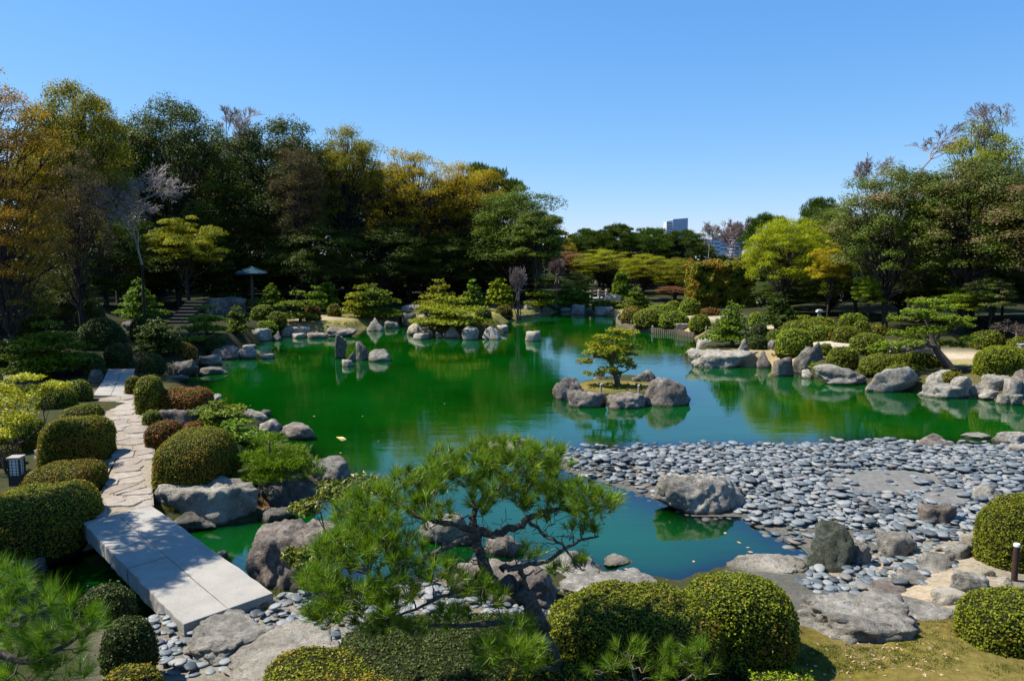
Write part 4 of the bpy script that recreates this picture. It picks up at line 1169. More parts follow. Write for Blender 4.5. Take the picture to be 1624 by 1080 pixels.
def crown_mesh(kind, seed):
    rng = np.random.default_rng(seed)
    g = G(); t = G()
    cz, rz = {'broad': (.53, .47), 'low': (.5, .5), 'loose': (.58, .42), 'feather': (.54, .46), 'maple': (.62, .36), 'pine': (.6, .40)}[kind]
    nb = {'broad': 210, 'low': 190, 'loose': 150, 'feather': 170, 'maple': 90, 'pine': 110}[kind]
    per = {'broad': 230, 'low': 210, 'loose': 190, 'feather': 230, 'maple': 260, 'pine': 260}[kind]
    br = {'broad': .088, 'low': .095, 'loose': .08, 'feather': .085, 'maple': .10, 'pine': .08}[kind]
    ls = {'broad': .0165, 'low': .019, 'loose': .015, 'feather': .0145, 'maple': .022, 'pine': .024}[kind]
    lump = unit(rng.normal(size=(9, 3))); la = rng.uniform(.78, 1.05, 9)
    C = []
    while len(C) < nb:
        d = unit(rng.normal(size=3)); d[2] = abs(d[2]) * 1.1 - (.55 if rng.random() < .45 else 0); d = unit(d)
        i = np.argmax(lump @ d); rr = la[i] * (.35 + .65 * rng.random() ** .45) * .92
        c = np.array([d[0] * .5 * rr, d[1] * .5 * rr, cz + d[2] * rz * rr])
        if c[2] < .06: continue
        C.append(c)
    C = np.array(C)
    t0 = np.array([0, 0, -.03]); mid = np.array([rng.normal(0, .03), rng.normal(0, .03), cz])
    tr = crooked(t0, mid, rng, 6, .025)
    add_tube(t, tr, np.linspace(.026, .012, 6), 7)
    for c in C[::3 if kind != 'loose' else 1]:
        s = tr[rng.integers(2, 6)]
        b = crooked(s, c, rng, 5, .06); b[1:-1, 2] -= .01
        add_tube(t, b, np.linspace(.0085, .0022, 5), 4)
        for _ in range(3):
            add_tube(t, crooked(b[3], c + np.clip(rng.normal(size=3), -1, 1) * br * [.6, .6, .3], rng, 3, .1), [.003, .002, .001], 3)
    for c in C:
        n = per; r = br * rng.uniform(.7, 1.35)
        d = unit(rng.normal(size=(n, 3))); d[:, 2] = np.where(d[:, 2] < -.2, -d[:, 2] * .8, d[:, 2]); d = unit(d)
        flat = {'maple': .35, 'feather': .42, 'pine': .5}.get(kind, .6)
        rad = r * (1 - .5 * rng.random(n) ** 1.8) * (1 + .25 * np.sin(d[:, 0] * 5 + c[0] * 50) * np.sin(d[:, 1] * 5 + c[1] * 50))
        pos = c + d * rad[:, None] * np.array([1.1, 1.1, flat])
        if kind == 'pine':
            dd = unit(d * .6 + [0, 0, .8] + rng.normal(size=(n, 3)) * .4)
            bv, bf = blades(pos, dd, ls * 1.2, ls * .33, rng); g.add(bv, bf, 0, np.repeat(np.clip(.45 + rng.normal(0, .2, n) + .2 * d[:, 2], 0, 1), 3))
            continue
        ln = unit(d * .9 + [0, 0, .35] + rng.normal(size=(n, 3)) * .45)
        if kind == 'feather': ln = unit([0, 0, 1.0] + rng.normal(size=(n, 3)) * .5)
        cl = rng.normal(.5, .13)
        A_ = {'maple': 1.0}.get(kind, 1.7)
        lv, lf = leaves(pos * [1, 1, A_], ln, ls, rng, .55 if kind != 'feather' else .4, .1); lv[:, 2] /= A_
        g.add(lv, lf, 0, np.repeat(np.clip(cl + rng.normal(0, .2, n), 0, 1), 4))
    return t.mesh(kind + '_trunk', [M['bark_d']]), g.mesh(kind + '_crown', [M['lf_d']])
VAR = {}
def variant(kind, i):
    if (kind, i) not in VAR: VAR[(kind, i)] = crown_mesh(kind, 40 + i * 17 + len(kind) * 101)
    return VAR[(kind, i)]
tree_n = 0
def tree(x0, y0, x1, D, kind, i, mat, label, name='broadleaf_tree', rz=None, depth=1.0, bark=None, grp='trees of the wood round the pond', yb=None, parts=True):
    global tree_n
    tree_n += 1
    a = at_y((x0 + x1) / 2, y0, D)
    w = (x1 - x0) / F * D * (1.18 if kind in ('broad', 'low', 'loose') else 1.1)
    zb = float(height([[a[0], D]])[0]); zb = max(zb, 0.1)
    lift = 0.0
    h = a[2] - zb
    rt = root(name, (a[0], D, zb), label, 'tree', grp)
    rt.rotation_euler = (0, 0, rz if rz is not None else (tree_n * 2.399) % 6.283)
    tm, cm = variant(kind, i)
    for nm, me, m in (('trunk', tm, bark), ('crown', cm, mat)):
        o = link(nm, me, rt); o.scale = (w, w * depth, h * 1.02)
        if m:
            o.material_slots[0].link = 'OBJECT'; o.material_slots[0].material = M[m]
    return rt
TREES = [
 # x0, ytop, x1, distance, kind, variant, leaf, label
 (-190,52,70,29,'feather',0,'lf_o','tall feathery orange tree at the edge of the view over the shaded pine','bald_cypress_tree'),
 (-80,258,88,27,'feather',1,'lf_o','lower orange feathery tree leaning over the shaded corner','bald_cypress_tree'),
 (30,108,180,38,'broad',0,'lf_t','yellow green tree rising behind the orange feathery one'),
 (60,225,165,34,'feather',1,'lf_br','olive brown feathery tree between orange and dark evergreen trees','bald_cypress_tree'),
 (95,166,245,58,'broad',1,'lf_d','dark evergreen with even round top beside the yellow green tree'),
 (190,155,345,60,'broad',2,'lf_d','tallest dark evergreen of the wood with two rounded tops'),
 (360,176,530,64,'broad',0,'lf_d','dark evergreen behind the grey haze of bare twigs'),
 (420,200,520,60,'feather',0,'lf_br','narrow brownish conifer in front of the dark evergreens','conifer_tree'),
 (485,190,612,66,'loose',0,'lf_t','airy olive tree with dark limbs showing through'),
 (575,224,715,68,'loose',1,'lf_y','golden yellow tree with open crown'),
 (660,250,795,70,'loose',0,'lf_y','broad golden tree beside the green rounded tree'),
 (700,245,835,82,'pine',0,'pn_d','dark black pine whose shoots top the skyline behind the golden trees','black_pine_tree'),
 (745,290,895,66,'low',0,'lf_m','deep green rounded tree ending the wood at the open sky'),
 (800,325,900,62,'maple',0,'lf_m','green layered maple at the outer end of the wood','maple_tree'),
 # second row, seen through the first
 (20,180,140,64,'broad',1,'lf_d','evergreen showing behind the orange trees'),
 (130,185,290,70,'low',1,'lf_d','dark evergreen deeper in the wood behind the tallest one'),
 (270,200,430,72,'low',0,'lf_d','dark evergreen filling the wood behind the bare crown'),
 (400,215,560,76,'low',1,'lf_d','shaded evergreen behind the brownish conifer'),
 (520,250,680,76,'low',0,'lf_d','shaded evergreen behind the airy olive tree'),
 (640,300,800,78,'low',1,'lf_d','shaded evergreen behind the golden trees'),
 # lower storey under the crowns
 (90,330,230,50,'low',0,'lf_d','low dark tree in the understorey below the orange trees'),
 (210,345,350,57,'low',1,'lf_d','low dark tree behind the tiered pine'),
 (320,335,450,62,'low',0,'lf_d','low dark tree behind the garden shelter'),
 (430,345,560,60,'low',1,'lf_d','low dark tree behind the lawn pines'),
 (540,350,670,64,'low',0,'lf_d','low dark tree below the airy olive tree'),
 (640,365,760,67,'low',1,'lf_d','low dark tree below the golden trees'),
 (740,375,860,69,'low',0,'lf_d','low dark tree below the deep green rounded tree'),
 (-80,400,60,31,'low',1,'lf_d','low dark tree in the corner behind the shaded pine'),
 (40,420,150,36,'low',0,'lf_d','dark bushy tree behind the spreading shaded pine'),
 (235,330,350,52,'maple',1,'lf_t','yellow green maple with sunlit sprays before the dark wood','maple_tree'),
 # backing rows that close the wood
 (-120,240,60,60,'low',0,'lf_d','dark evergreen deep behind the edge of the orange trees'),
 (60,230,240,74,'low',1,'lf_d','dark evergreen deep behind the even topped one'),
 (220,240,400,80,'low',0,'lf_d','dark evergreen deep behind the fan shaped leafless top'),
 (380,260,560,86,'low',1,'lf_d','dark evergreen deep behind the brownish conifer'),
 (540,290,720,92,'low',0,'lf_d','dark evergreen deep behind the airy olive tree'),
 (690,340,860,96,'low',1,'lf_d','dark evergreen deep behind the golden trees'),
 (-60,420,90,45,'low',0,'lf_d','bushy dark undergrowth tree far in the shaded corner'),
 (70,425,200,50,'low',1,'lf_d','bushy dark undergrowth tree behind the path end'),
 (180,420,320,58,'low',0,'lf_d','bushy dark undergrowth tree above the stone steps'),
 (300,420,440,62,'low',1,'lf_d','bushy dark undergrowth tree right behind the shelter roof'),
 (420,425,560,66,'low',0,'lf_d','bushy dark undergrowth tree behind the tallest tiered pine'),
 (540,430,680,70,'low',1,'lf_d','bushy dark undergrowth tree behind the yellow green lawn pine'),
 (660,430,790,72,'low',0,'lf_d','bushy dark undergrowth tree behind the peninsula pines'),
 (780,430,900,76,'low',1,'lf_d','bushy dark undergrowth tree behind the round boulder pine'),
 (1110,415,1230,80,'low',0,'lf_d','dark tree behind the tall square hedge'),
 (1200,380,1330,72,'low',1,'lf_m','green tree behind the fresh green rounded one'),
 (1300,340,1440,66,'low',0,'lf_d','dark tree deep behind the green maples'),
 (1420,330,1580,64,'low',1,'lf_d','dark tree deep behind the leafless purplish crown'),
 (1540,330,1720,60,'low',0,'lf_d','dark tree deep at the edge of the right wood'),
 (1250,440,1380,50,'low',0,'lf_d','dark undergrowth between the slim trunks'),
 (1380,440,1480,46,'low',1,'lf_d','dark undergrowth behind the light green sapling'),
 (1470,440,1600,43,'low',0,'lf_d','dark undergrowth behind the bright sapling'),
 (1580,430,1720,40,'low',1,'lf_d','dark undergrowth at the edge behind the round azaleas'),
 # far middle
 (892,356,975,96,'pine',0,'pn_d','dark pine first in the far row by the open sky','black_pine_tree'),
 (940,352,1020,94,'pine',1,'pn_d','dark pine second in the far row','black_pine_tree'),
 (990,354,1075,94,'pine',0,'pn_d','dark broad pine in the middle of the far row','black_pine_tree'),
 (1042,362,1126,92,'pine',1,'pn_d','dark pine at the end of the far row under the tall tower','black_pine_tree'),
 (884,374,916,92,'loose',1,'lf_y','small yellow tree between the wood and the far pines'),
 (905,372,1000,100,'low',1,'pn_d','dark tree filling the far row between its first two pines'),
 (985,374,1090,100,'low',0,'pn_d','dark tree filling the far row behind the middle pine'),
 (866,396,932,84,'maple',0,'lf_rb','reddish brown tree at the far shore','maple_tree'),
 (906,392,1006,82,'loose',1,'lf_b','bright yellow green maple in the far middle','maple_tree'),
 (980,400,1066,74,'loose',0,'lf_b','vivid green maple with dark forked trunk','maple_tree'),
 (1036,406,1112,72,'low',1,'lf_t','orange tinged maple beside the tall square hedge','maple_tree'),
 (1040,452,1100,70,'maple',0,'lf_rb','low reddish maple under the orange tinged one','maple_tree'),
 (870,430,935,80,'low',1,'lf_d','dark shrubby tree behind the far shore pines'),
 (930,420,1010,86,'low',0,'lf_m','green shrubby tree behind the footbridge'),
 (1008,418,1110,84,'low',1,'lf_d','shaded shrubby tree behind the forked maple'),
 # right side
 (1176,335,1260,78,'pine',1,'pn_d','dark round topped pine near the round office tower','black_pine_tree'),
 (1265,302,1345,66,'pine',0,'pn_d','dark pine topping the green maples','black_pine_tree'),
 (1188,345,1310,50,'broad',2,'lf_b','fresh green tree with dense rounded crown'),
 (1262,322,1380,54,'broad',1,'lf_m','green tree between the dark pine and the seed topped tree'),
 (1285,372,1352,45,'maple',1,'lf_y','small yellow tree in front of the green ones','maple_tree'),
 (1335,262,1500,40,'broad',2,'lf_pk','broad green tree with pinkish seed heads, nearer the pond'),
 (1450,240,1640,38,'broad',0,'lf_pk','tall green tree with pinkish seed heads at the edge of the view'),
 (1490,175,1640,44,'loose',1,'lf_t','high yellow green crown above the seed topped trees'),
 (1580,250,1800,36,'broad',1,'lf_pk','seed topped tree mostly beyond the edge of the view'),
 (1300,395,1420,47,'low',1,'lf_m','green understorey tree by the dark trunks'),
 (1400,380,1530,44,'low',0,'lf_d','dark understorey tree behind the leaning pine'),
 (1500,390,1660,42,'low',1,'lf_d','dark understorey tree behind the oblong clipped shrub'),
 (1420,300,1560,52,'low',0,'lf_d','shaded evergreen deep behind the seed topped trees'),
 (1200,440,1300,56,'low',1,'lf_d','dark small tree behind the dense dome pine'),
 (1355,432,1405,40,'maple',0,'lf_l','light green sapling beside the dark trunks','maple_tree'),
 (1478,448,1566,37,'maple',1,'lf_l','bright yellow green sapling behind the leaning pine','maple_tree'),
 (1535,435,1610,36,'maple',0,'lf_pk','leafy branch-like small tree with pale leaves by the bright sapling','maple_tree'),
]
for T in TREES:
    kw = {}
    if len(T) > 8: kw['name'] = T[8]
    tree(*T[:8], **kw)
# trees outside the view whose shadows fall on the bridge and the near left hedges
def offtree(X, Y, w, h, kind, i, mat, label):
    rt = root('broadleaf_tree', (X, Y, max(.5, float(height([[X, Y]])[0]))), label, 'tree', 'trees of the wood round the pond')
    tm, cm = variant(kind, i)
    for nm, me, m in (('trunk', tm, None), ('crown', cm, mat)):
        o = link(nm, me, rt); o.scale = (w, w, h)
        if m: o.material_slots[0].link = 'OBJECT'; o.material_slots[0].material = M[m]
offtree(-10.3, 11.2, 3.7, 8.8, 'maple', 1, 'lf_d', 'tree just outside the view whose shade dapples the slab bridge')

# ------------------------------------------------------------------ bare trees
def bare(x0, y0, x1, yb, D, mat, label, seed, levels=5, kids=4, trunks=1, r0=.05, spread=.5, name='bare_tree', droop=0.0):
    rng = np.random.default_rng(seed); RMIN[0] = .15 * D / 738
    a = at_y((x0 + x1) / 2, y0, D); b = at_y((x0 + x1) / 2, yb, D)
    w = (x1 - x0) / F * D
    z0 = max(.2, float(height([[a[0], D]])[0]))
    h = a[2] - z0; hb = max(0, b[2] - z0)
    g = G()
    for k in range(trunks):
        s = np.array([rng.normal(0, .1), rng.normal(0, .1), 0.0]); e = s + np.array([rng.normal(0, .2) * (trunks > 1), rng.normal(0, .2), max(hb, .35 * (h))])
        if hb > .5: add_tube(g, crooked(s, e, rng, 5, .02), np.linspace(r0 * 2.4, r0 * 1.6, 5), 6, 1); s = e
        twig_tree(g, rng, s, s + np.array([rng.normal(0, .25), rng.normal(0, .25), (h - hb) * .34]), r0 * 1.5, levels, spread, 0, kids, 3, droop)
    V = np.concatenate(g.v)
    keep = V[:, 2] > hb
    cx = (V[keep, 0].min() + V[keep, 0].max()) / 2; sx = w / max(V[keep, 0].max() - V[keep, 0].min(), .1)
    sz = (h - hb) / max(V[:, 2].max() - hb, .1)
    for v in g.v:
        m = v[:, 2] > hb
        v[m, 0] = v[m, 0] * sx; v[m, 1] *= sx; v[m, 2] = hb + (v[m, 2] - hb) * sz
    rt = root(name, (a[0], D, z0), label, 'tree')
    g.build('branches', [M[mat], M['bark_d']], rt)
    return rt
bare(130,255,300,420,40,'twig_g','leafless grey tree with fine drooping twigs before the dark wood',3,6,4,1,.035,.6,droop=.05)
bare(318,160,382,270,62,'twig_g','leafless tree top rising as a fan above the dark evergreens',5,6,3,1,.025,.32)
bare(362,178,412,290,63,'twig_g','grey twiggy crown beside the fan shaped leafless top',7,6,3,1,.022,.35)
bare(806,420,838,480,55,'twig_p','multi stemmed leafless shrub with upright stems by the far lawn',9,4,4,6,.02,.3,'bare_shrub')
bare(868,405,898,450,72,'twig_p','leafless brown tree at the end of the wood',11,5,4,3,.03,.35)
bare(1105,350,1140,410,86,'twig_g','leafless tree in front of the low office blocks',13,5,4,1,.03,.35)
bare(1126,342,1200,410,84,'twig_p','wide leafless tree in front of the round office tower',15,5,4,2,.035,.5)
bare(1408,195,1500,280,46,'twig_p','leafless purplish crown rising over the seed topped tree',17,6,3,1,.03,.5)
bare(1358,240,1425,320,48,'twig_p','smaller leafless purplish crown beside the green maples',19,5,4,1,.03,.5)
bare(1575,150,1660,250,42,'twig_p','leafless reddish top at the highest point of the right wood',21,6,3,1,.03,.45)
bare(1560,500,1640,560,34,'bark_p','low spreading leafless tree with grey limbs in the shade',23,5,4,1,.05,.7,droop=.1)

# the far wood that closes the view low down: one leafy mass nobody could count
rng = np.random.default_rng(404)
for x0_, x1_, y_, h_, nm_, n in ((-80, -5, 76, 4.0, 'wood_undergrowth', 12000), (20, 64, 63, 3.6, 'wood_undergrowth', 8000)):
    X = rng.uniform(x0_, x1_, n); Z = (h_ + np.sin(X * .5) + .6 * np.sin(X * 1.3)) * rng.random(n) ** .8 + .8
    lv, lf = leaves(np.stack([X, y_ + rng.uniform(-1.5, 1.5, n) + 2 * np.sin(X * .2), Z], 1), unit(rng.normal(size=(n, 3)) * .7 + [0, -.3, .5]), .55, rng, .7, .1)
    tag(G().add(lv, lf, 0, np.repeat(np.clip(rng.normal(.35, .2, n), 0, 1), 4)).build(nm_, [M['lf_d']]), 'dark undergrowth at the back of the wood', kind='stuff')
n = 26000
X = rng.uniform(-130, 130, n); base = 5.2 + 1.6 * np.sin(X * .21) * np.sin(X * .083 + 1) + .8 * np.sin(X * .9)
Z = base * rng.random(n) ** .8 + .6
Yd = 112 + rng.uniform(0, 6, n) + 3 * np.sin(X * .3)
lv, lf = leaves(np.stack([X, Yd, Z], 1), unit(rng.normal(size=(n, 3)) * .7 + [0, -.3, .5]), 1.0, rng, .7, .1)
tag(G().add(lv, lf, 0, np.repeat(np.clip(rng.normal(.45, .22, n), 0, 1), 4)).build('far_wood', [M['lf_d']]), 'far dark wood behind the garden', kind='stuff')
# ------------------------------------------------------------------ slab bridge
ZB = 0.60
c_fl, c_fr, c_nr, c_nl = [np.array(at_z(a, b, ZB)) for a, b in ((130,828),(240,801),(433,940),(290,990))]
def quad_pt(u, v):   # u across 0..1 from the gully side, v along from far to near
    return (c_fl * (1 - u) + c_fr * u) * (1 - v) + (c_nl * (1 - u) + c_nr * u) * v
ctr = quad_pt(.5, .5)
br = root('slab_bridge', (ctr[0], ctr[1], 0), 'pale granite slab bridge dappled with tree shade at the end of the stone path', 'bridge')
def slab(u0, u1, v0, v1, seed):
    rng = np.random.default_rng(seed)
    pts = []
    for (a, b), (c, d), n in (((u0, v0), (u1, v0), 6), ((u1, v0), (u1, v1), 22), ((u1, v1), (u0, v1), 6), ((u0, v1), (u0, v0), 22)):
        for i in range(n):
            t = i / n
            p = quad_pt(a + (c - a) * t, b + (d - b) * t)
            out = (u1 == 1 and a == c == 1) or (u0 == 0 and a == c == 0)
            pts.append(p + rng.normal(0, .008 if out else .0015, 2))
    pts = np.array(pts)[::-1] - ctr
    g = G()
    n = len(pts); c = pts.mean(0); din = unit(c - pts)
    lay = [(pts + din * .02, ZB - .26), (pts - din * rng.uniform(0, .015, (n, 1)), ZB - .22), (pts - din * rng.uniform(-.01, .012, (n, 1)), ZB - .10), (pts, ZB - .02), (pts + din * .008, ZB - .004), (pts + din * .02, ZB)]
    V = np.concatenate([np.column_stack([q, np.full(n, z)]) for q, z in lay])
    g.add(V, [(i * n + j, (i + 1) * n + j, (i + 1) * n + (j + 1) % n, i * n + (j + 1) % n) for i in range(len(lay) - 1) for j in range(n)], 0)
    top = V[-n:]; cv = np.concatenate([top, top.mean(0)[None]])
    g.add(cv, [(j, n, (j + 1) % n) for j in range(n)], 0)
    return g.build('stone_slab', [M['granite']], br)
slab(0, .478, 0, .53, 1); slab(0, .478, .534, 1, 2); slab(.484, 1, 0, 1, 3)

# ------------------------------------------------------------------ stone path: irregular flags in mortar
def clip_poly(poly, a, nrm):
    out = []
    for i in range(len(poly)):
        p, q = poly[i], poly[(i + 1) % len(poly)]
        dp, dq = (p - a) @ nrm, (q - a) @ nrm
        if dp <= 0: out.append(p)
        if (dp < 0) != (dq < 0) and dp != dq: out.append(p + (q - p) * (dp / (dp - dq)))
    return out
ZP = 0.56
pathpx = [(128,829),(165,770),(176,722),(178,690),(166,655),(155,632),(212,622),(228,655),(243,690),(246,720),(241,760),(244,801)]
pp = np.array([at_z(a, b, ZP) for a, b in pathpx]); pc = pp.mean(0)
pth = link('stone_path', None, None, (pc[0], pc[1], 0)); tag(pth, 'winding path of tan flagstones between clipped hedges', 'path', None, 'structure')
rng = np.random.default_rng(8)
g = G(); prism(g, pp[::-1] - pc if False else pp - pc, ZP - .5, ZP - 0.006); g.build('mortar_bed', [M['mortar']], pth)
bb0, bb1 = pp.min(0), pp.max(0)
seeds = []
y = bb0[1]
row = 0
while y < bb1[1]:
    dy = rng.uniform(.34, .5); x = bb0[0] - rng.uniform(0, .6)
    while x < bb1[0] + .5:
        seeds.append((x + rng.normal(0, .08), y + rng.normal(0, .10))); x += rng.uniform(.42, .78)
    y += dy; row += 1
seeds = np.array(seeds)
_, ins = pdist(seeds, pp); dd, _ = pdist(seeds, pp)
for i, s in enumerate(seeds):
    if not (ins[i] or dd[i] < .35): continue
    poly = [s + np.array(q) for q in ((-1.2,-1),(1.2,-1),(1.2,1),(-1.2,1))]
    for j, o in enumerate(seeds):
        dv = o - s; L = np.linalg.norm(dv)
        if 0 < L < 2.2: poly = clip_poly(poly, s + dv * .5 - dv / L * .013, dv / L)
        if len(poly) < 3: break
    if len(poly) < 3: continue
    poly = np.array(poly)
    # round the corners and roughen
    fine = []
    for k in range(len(poly)):
        p0, p1 = poly[k], poly[(k + 1) % len(poly)]
        for t in (.14, .5, .86): fine.append(p0 + (p1 - p0) * t + rng.normal(0, .014, 2))
    fine = np.array(fine)
    c0 = fine.mean(0)
    # keep inside the path
    q = []
    for p in fine:
        for _ in range(12):
            if pdist(p[None], pp)[1][0]: break
            p = p + (c0 - p) * .14
        q.append(p)
    q = np.array(q)
    if not pdist(c0[None], pp)[1][0] or not pdist(q, pp)[1].all(): continue
    if np.ptp(q[:, 0]) < .2 or np.ptp(q[:, 1]) < .15: continue
    zt = ZP + rng.uniform(.004, .026)
    g = G(); prism(g, q - c0, -.06, 0, 0, .014)
    g.build('paving_stone', [M['flag']], pth, (c0[0] - pc[0], c0[1] - pc[1], zt))
# the smooth slab further up the path, in shade
fs = np.array([at_z(a, b, .55) for a, b in ((148,628),(163,605),(172,586),(214,586),(211,604),(204,629))]); fc = fs.mean(0)
fr = root('far_path_slab', (fc[0], fc[1], 0), 'smooth pale slab at the far end of the stone path, striped by shade', 'stone slab')
for k, (t0, t1) in enumerate(((0, .49), (.5, 1))):
    L0, L1, L2, R0, R1, R2 = fs[0], fs[1], fs[2], fs[5], fs[4], fs[3]
    q = np.array([L0 + (R0 - L0) * t0, L0 + (R0 - L0) * t1, L1 + (R1 - L1) * t1, L2 + (R2 - L2) * t1, L2 + (R2 - L2) * t0, L1 + (R1 - L1) * t0])
    g = G(); prism(g, q - fc, .25, .58, 0, .012); g.build('stone_slab', [M['granite']], fr)

# gravel path beyond and stone steps in the wood edge
X, Y, Z = ground(283, 513)
st = root('stone_steps', (X, Y, Z), 'dim stone steps climbing into the wood beside the low pines', 'steps')
k = Y / F
for i in range(7):
    g = G(); add_box(g, (0, 0, 0), (32 * k, .55, .2)); add_box(g, (0, -.262, .055), (32 * k + .03, .03, .09))
    g.build('step', [M['dimstone']], st, ((-i * .8) * k, i * .5, .02 + i * .17))

# ------------------------------------------------------------------ garden shelter
X, Y = at_y(400, 460, 54.0)[:2]
Z = float(height([[X, Y]])[0]); k = Y / F
sh = root('garden_shelter', (X, Y, Z), 'small open shelter with blue grey pyramid roof in the dark wood', 'shelter')
H = at_y(400, 424, Y)[2] - Z; hw = 19 * k
g = G()
ze = H - 9 * k
v = np.array([(-hw,-hw,ze),(hw,-hw,ze),(hw,hw,ze),(-hw,hw,ze),(0,0,H)]); g.add(v, [(0,1,4),(1,2,4),(2,3,4),(3,0,4)])
v2 = v.copy(); v2[:4, 2] -= .10; v2[4, 2] -= .2; g.add(v2, [(1,0,4),(2,1,4),(3,2,4),(0,3,4)])
g.add(np.concatenate([v[:4], v2[:4]]), [(0,4,5,1),(1,5,6,2),(2,6,7,3),(3,7,4,0)]); g.build('roof', [M['roofblue']], sh)
g = G()
for i in range(4):
    a, b = v[i] + [0, 0, .02], v[4] + [0, 0, .03]; add_tube(g, [a, (a + b) / 2, b], [.04, .04, .04], 4)
g.build('hip_ridge', [M['roofblue']], sh)
g = G(); add_box(g, (0, 0, (ze) / 2), (.16, .16, ze + .1)); g.build('post', [M['bark_p']], sh)
g = G(); add_box(g, (0, 0, .45), (1.6, .5, .08)); [add_box(g, (x, 0, .2), (.1, .4, .42)) for x in (-.6, .6)]; g.build('bench', [M['bark_d']], sh)

# ------------------------------------------------------------------ lamps, posts, stakes
def lamp(x0, y0, x1, y1, z, label):
    X, Y = at_z((x0 + x1) / 2, y1, z); k = Y / F; w, h = (x1 - x0) * k * .9, (y1 - y0) * k
    rt = root('garden_lamp', (X, Y, z), label, 'lamp'); rt.rotation_euler[2] = .12
    g = G(); add_box(g, (0, 0, h * .17), (w * .96, w * .96, h * .36)); g.build('base', [M['black']], rt)
    g = G(); add_box(g, (0, 0, h * .62), (w * .78, w * .78, h * .56)); g.build('pane', [M['white']], rt)
    for sx in (-1, 1):
        for sy in (-1, 1): g = G(); add_box(g, (sx * w * .44, sy * w * .44, h * .63), (w * .1, w * .1, h * .58)); g.build('corner_post', [M['black']], rt)
    for s, ax in ((-1, 0), (1, 0), (-1, 1), (1, 1)):
        for t in (-.16, .16):
            c = [w * t, s * w * .405, h * .62] if ax == 0 else [s * w * .405, w * t, h * .62]
            g = G(); add_box(g, c, (w * .03, w * .03, h * .54)); g.build('lattice_bar', [M['black']], rt)
        for zz in (.42, .52, .62, .72, .82):
            c = [0, s * w * .405, h * zz] if ax == 0 else [s * w * .405, 0, h * zz]
            g = G(); add_box(g, c, (w * .78, w * .025, h * .012) if ax == 0 else (w * .025, w * .78, h * .012)); g.build('lattice_bar', [M['black']], rt)
    g = G(); add_box(g, (0, 0, h * .945), (w * 1.08, w * 1.08, h * .07)); g.build('cap', [M['granite']], rt)
lamp(18, 720, 39, 768, .66, 'black garden lamp with white latticed panes among the bronze hedges')
lamp(1614, 545, 1626, 562, .8, 'small grey garden lamp at the far edge behind the oblong shrub')

def stake(px, py, hpx, wpx, z, label, mat='woodpale', cap='white', name='wooden_stake', cat='stake', grp=None):
    if z is None: X, Y, z = ground(px, py)
    else: X, Y = at_z(px, py, z)
    k = Y / F; h, r = hpx * k, wpx * k / 2
    rt = root(name, (X, Y, z), label, cat, grp)
    g = G(); add_tube(g, [(0, 0, -.1), (0, 0, h * .5), (0, 0, h * .93)], [r, r, r], 10); g.build('shaft', [M[mat]], rt)
    g = G(); add_tube(g, [(0, 0, h * .93), (0, 0, h * .98), (0, 0, h)], [r * 1.05, r * 1.05, r * .85], 10, cap=True); g.build('cap', [M[cap]], rt)
stake(1608, 925, 69, 10, .45, 'dark brown round post with white top between two clipped shrubs', 'brownpaint', 'white', 'brown_post', 'post')
stake(953, 621, 13, 3.5, .3, 'short pale stake on the little pine island near its trunk')
stake(1013, 623, 13, 3.5, .3, 'short pale stake on the little pine island beside the biggest boulder')
stake(981, 507, 8, 2.5, None, 'thin stake at the tip of the log edged bank')
stake(1001, 515, 8, 2.5, None, 'thin stake before the brownish shrub on the log edged bank')
stake(1035, 521, 8, 2.5, None, 'thin stake before the broad clipped shrub on the log edged bank')
stake(1120, 526, 8, 2, None, 'thin stake beside the bright dome shrub on the log edged bank')
stake(198, 549, 18, 7, None, 'dim stone post in the shade at the end of the path', 'concrete', 'concrete', 'stone_post', 'post')
stake(295, 659, 8, 3, .5, 'tiny black marker with white top on the bronze hedge edge', 'black', 'white', 'marker', 'marker')
X, Y, Z = ground(1299, 505); k = Y / F
rt = root('stone_pedestal', (X, Y, Z), 'small whitish stone pedestal in the trees behind the bright shrubs', 'pedestal')
g = G(); add_box(g, (0, 0, 5 * k), (4 * k, 4 * k, 10 * k)); g.build('column', [M['granite']], rt)
g = G(); add_box(g, (0, 0, 11.3 * k), (9 * k, 8 * k, 2.6 * k)); add_box(g, (0, 0, 13.3 * k), (6 * k, 6 * k, 1.4 * k)); g.build('capstone', [M['white']], rt)

# ------------------------------------------------------------------ log edging of the far banks
def edging(px, label, dia=.15, h=.32):
    P = np.array([at_z(a, b, 0) for a, b in px])
    seg = np.hypot(*np.diff(P, axis=0).T); L = np.concatenate([[0], np.cumsum(seg)])
    n = int(min(L[-1] / dia, 200)); s = np.linspace(0, L[-1], n)
    X = np.interp(s, L, P[:, 0]); Y = np.interp(s, L, P[:, 1])
    rt = root('log_edging', (P[0][0], P[0][1], 0), label, 'edging')
    rng = np.random.default_rng(n); mes = []
    for q in range(5):
        g = G(); hh = h * rng.uniform(.9, 1.08); r = dia * .5
        add_tube(g, [(0, 0, -.5), (0, 0, hh * .6), (rng.normal(0, .004), 0, hh)], [r, r * .97, r * .93], 7, cap=True); mes.append(g.mesh('log', [M['wood']]))
    for i in range(n):
        link('log', mes[rng.integers(5)], rt, (X[i] - P[0][0], Y[i] - P[0][1] + rng.normal(0, .01), rng.normal(0, .012)))
edging([(985,503),(979,508),(978,512),(985,518),(1005,524),(1040,528),(1075,531),(1100,535)], 'row of upright logs edging the bank below the bright clipped shrubs')
edging([(925,494.5),(945,499),(985,503)], 'row of upright logs edging the bank of the far low hedge')
edging([(790,504),(820,507.5),(850,503.5),(872,498.5)], 'dark row of upright logs edging the far lawn by the bare shrub')

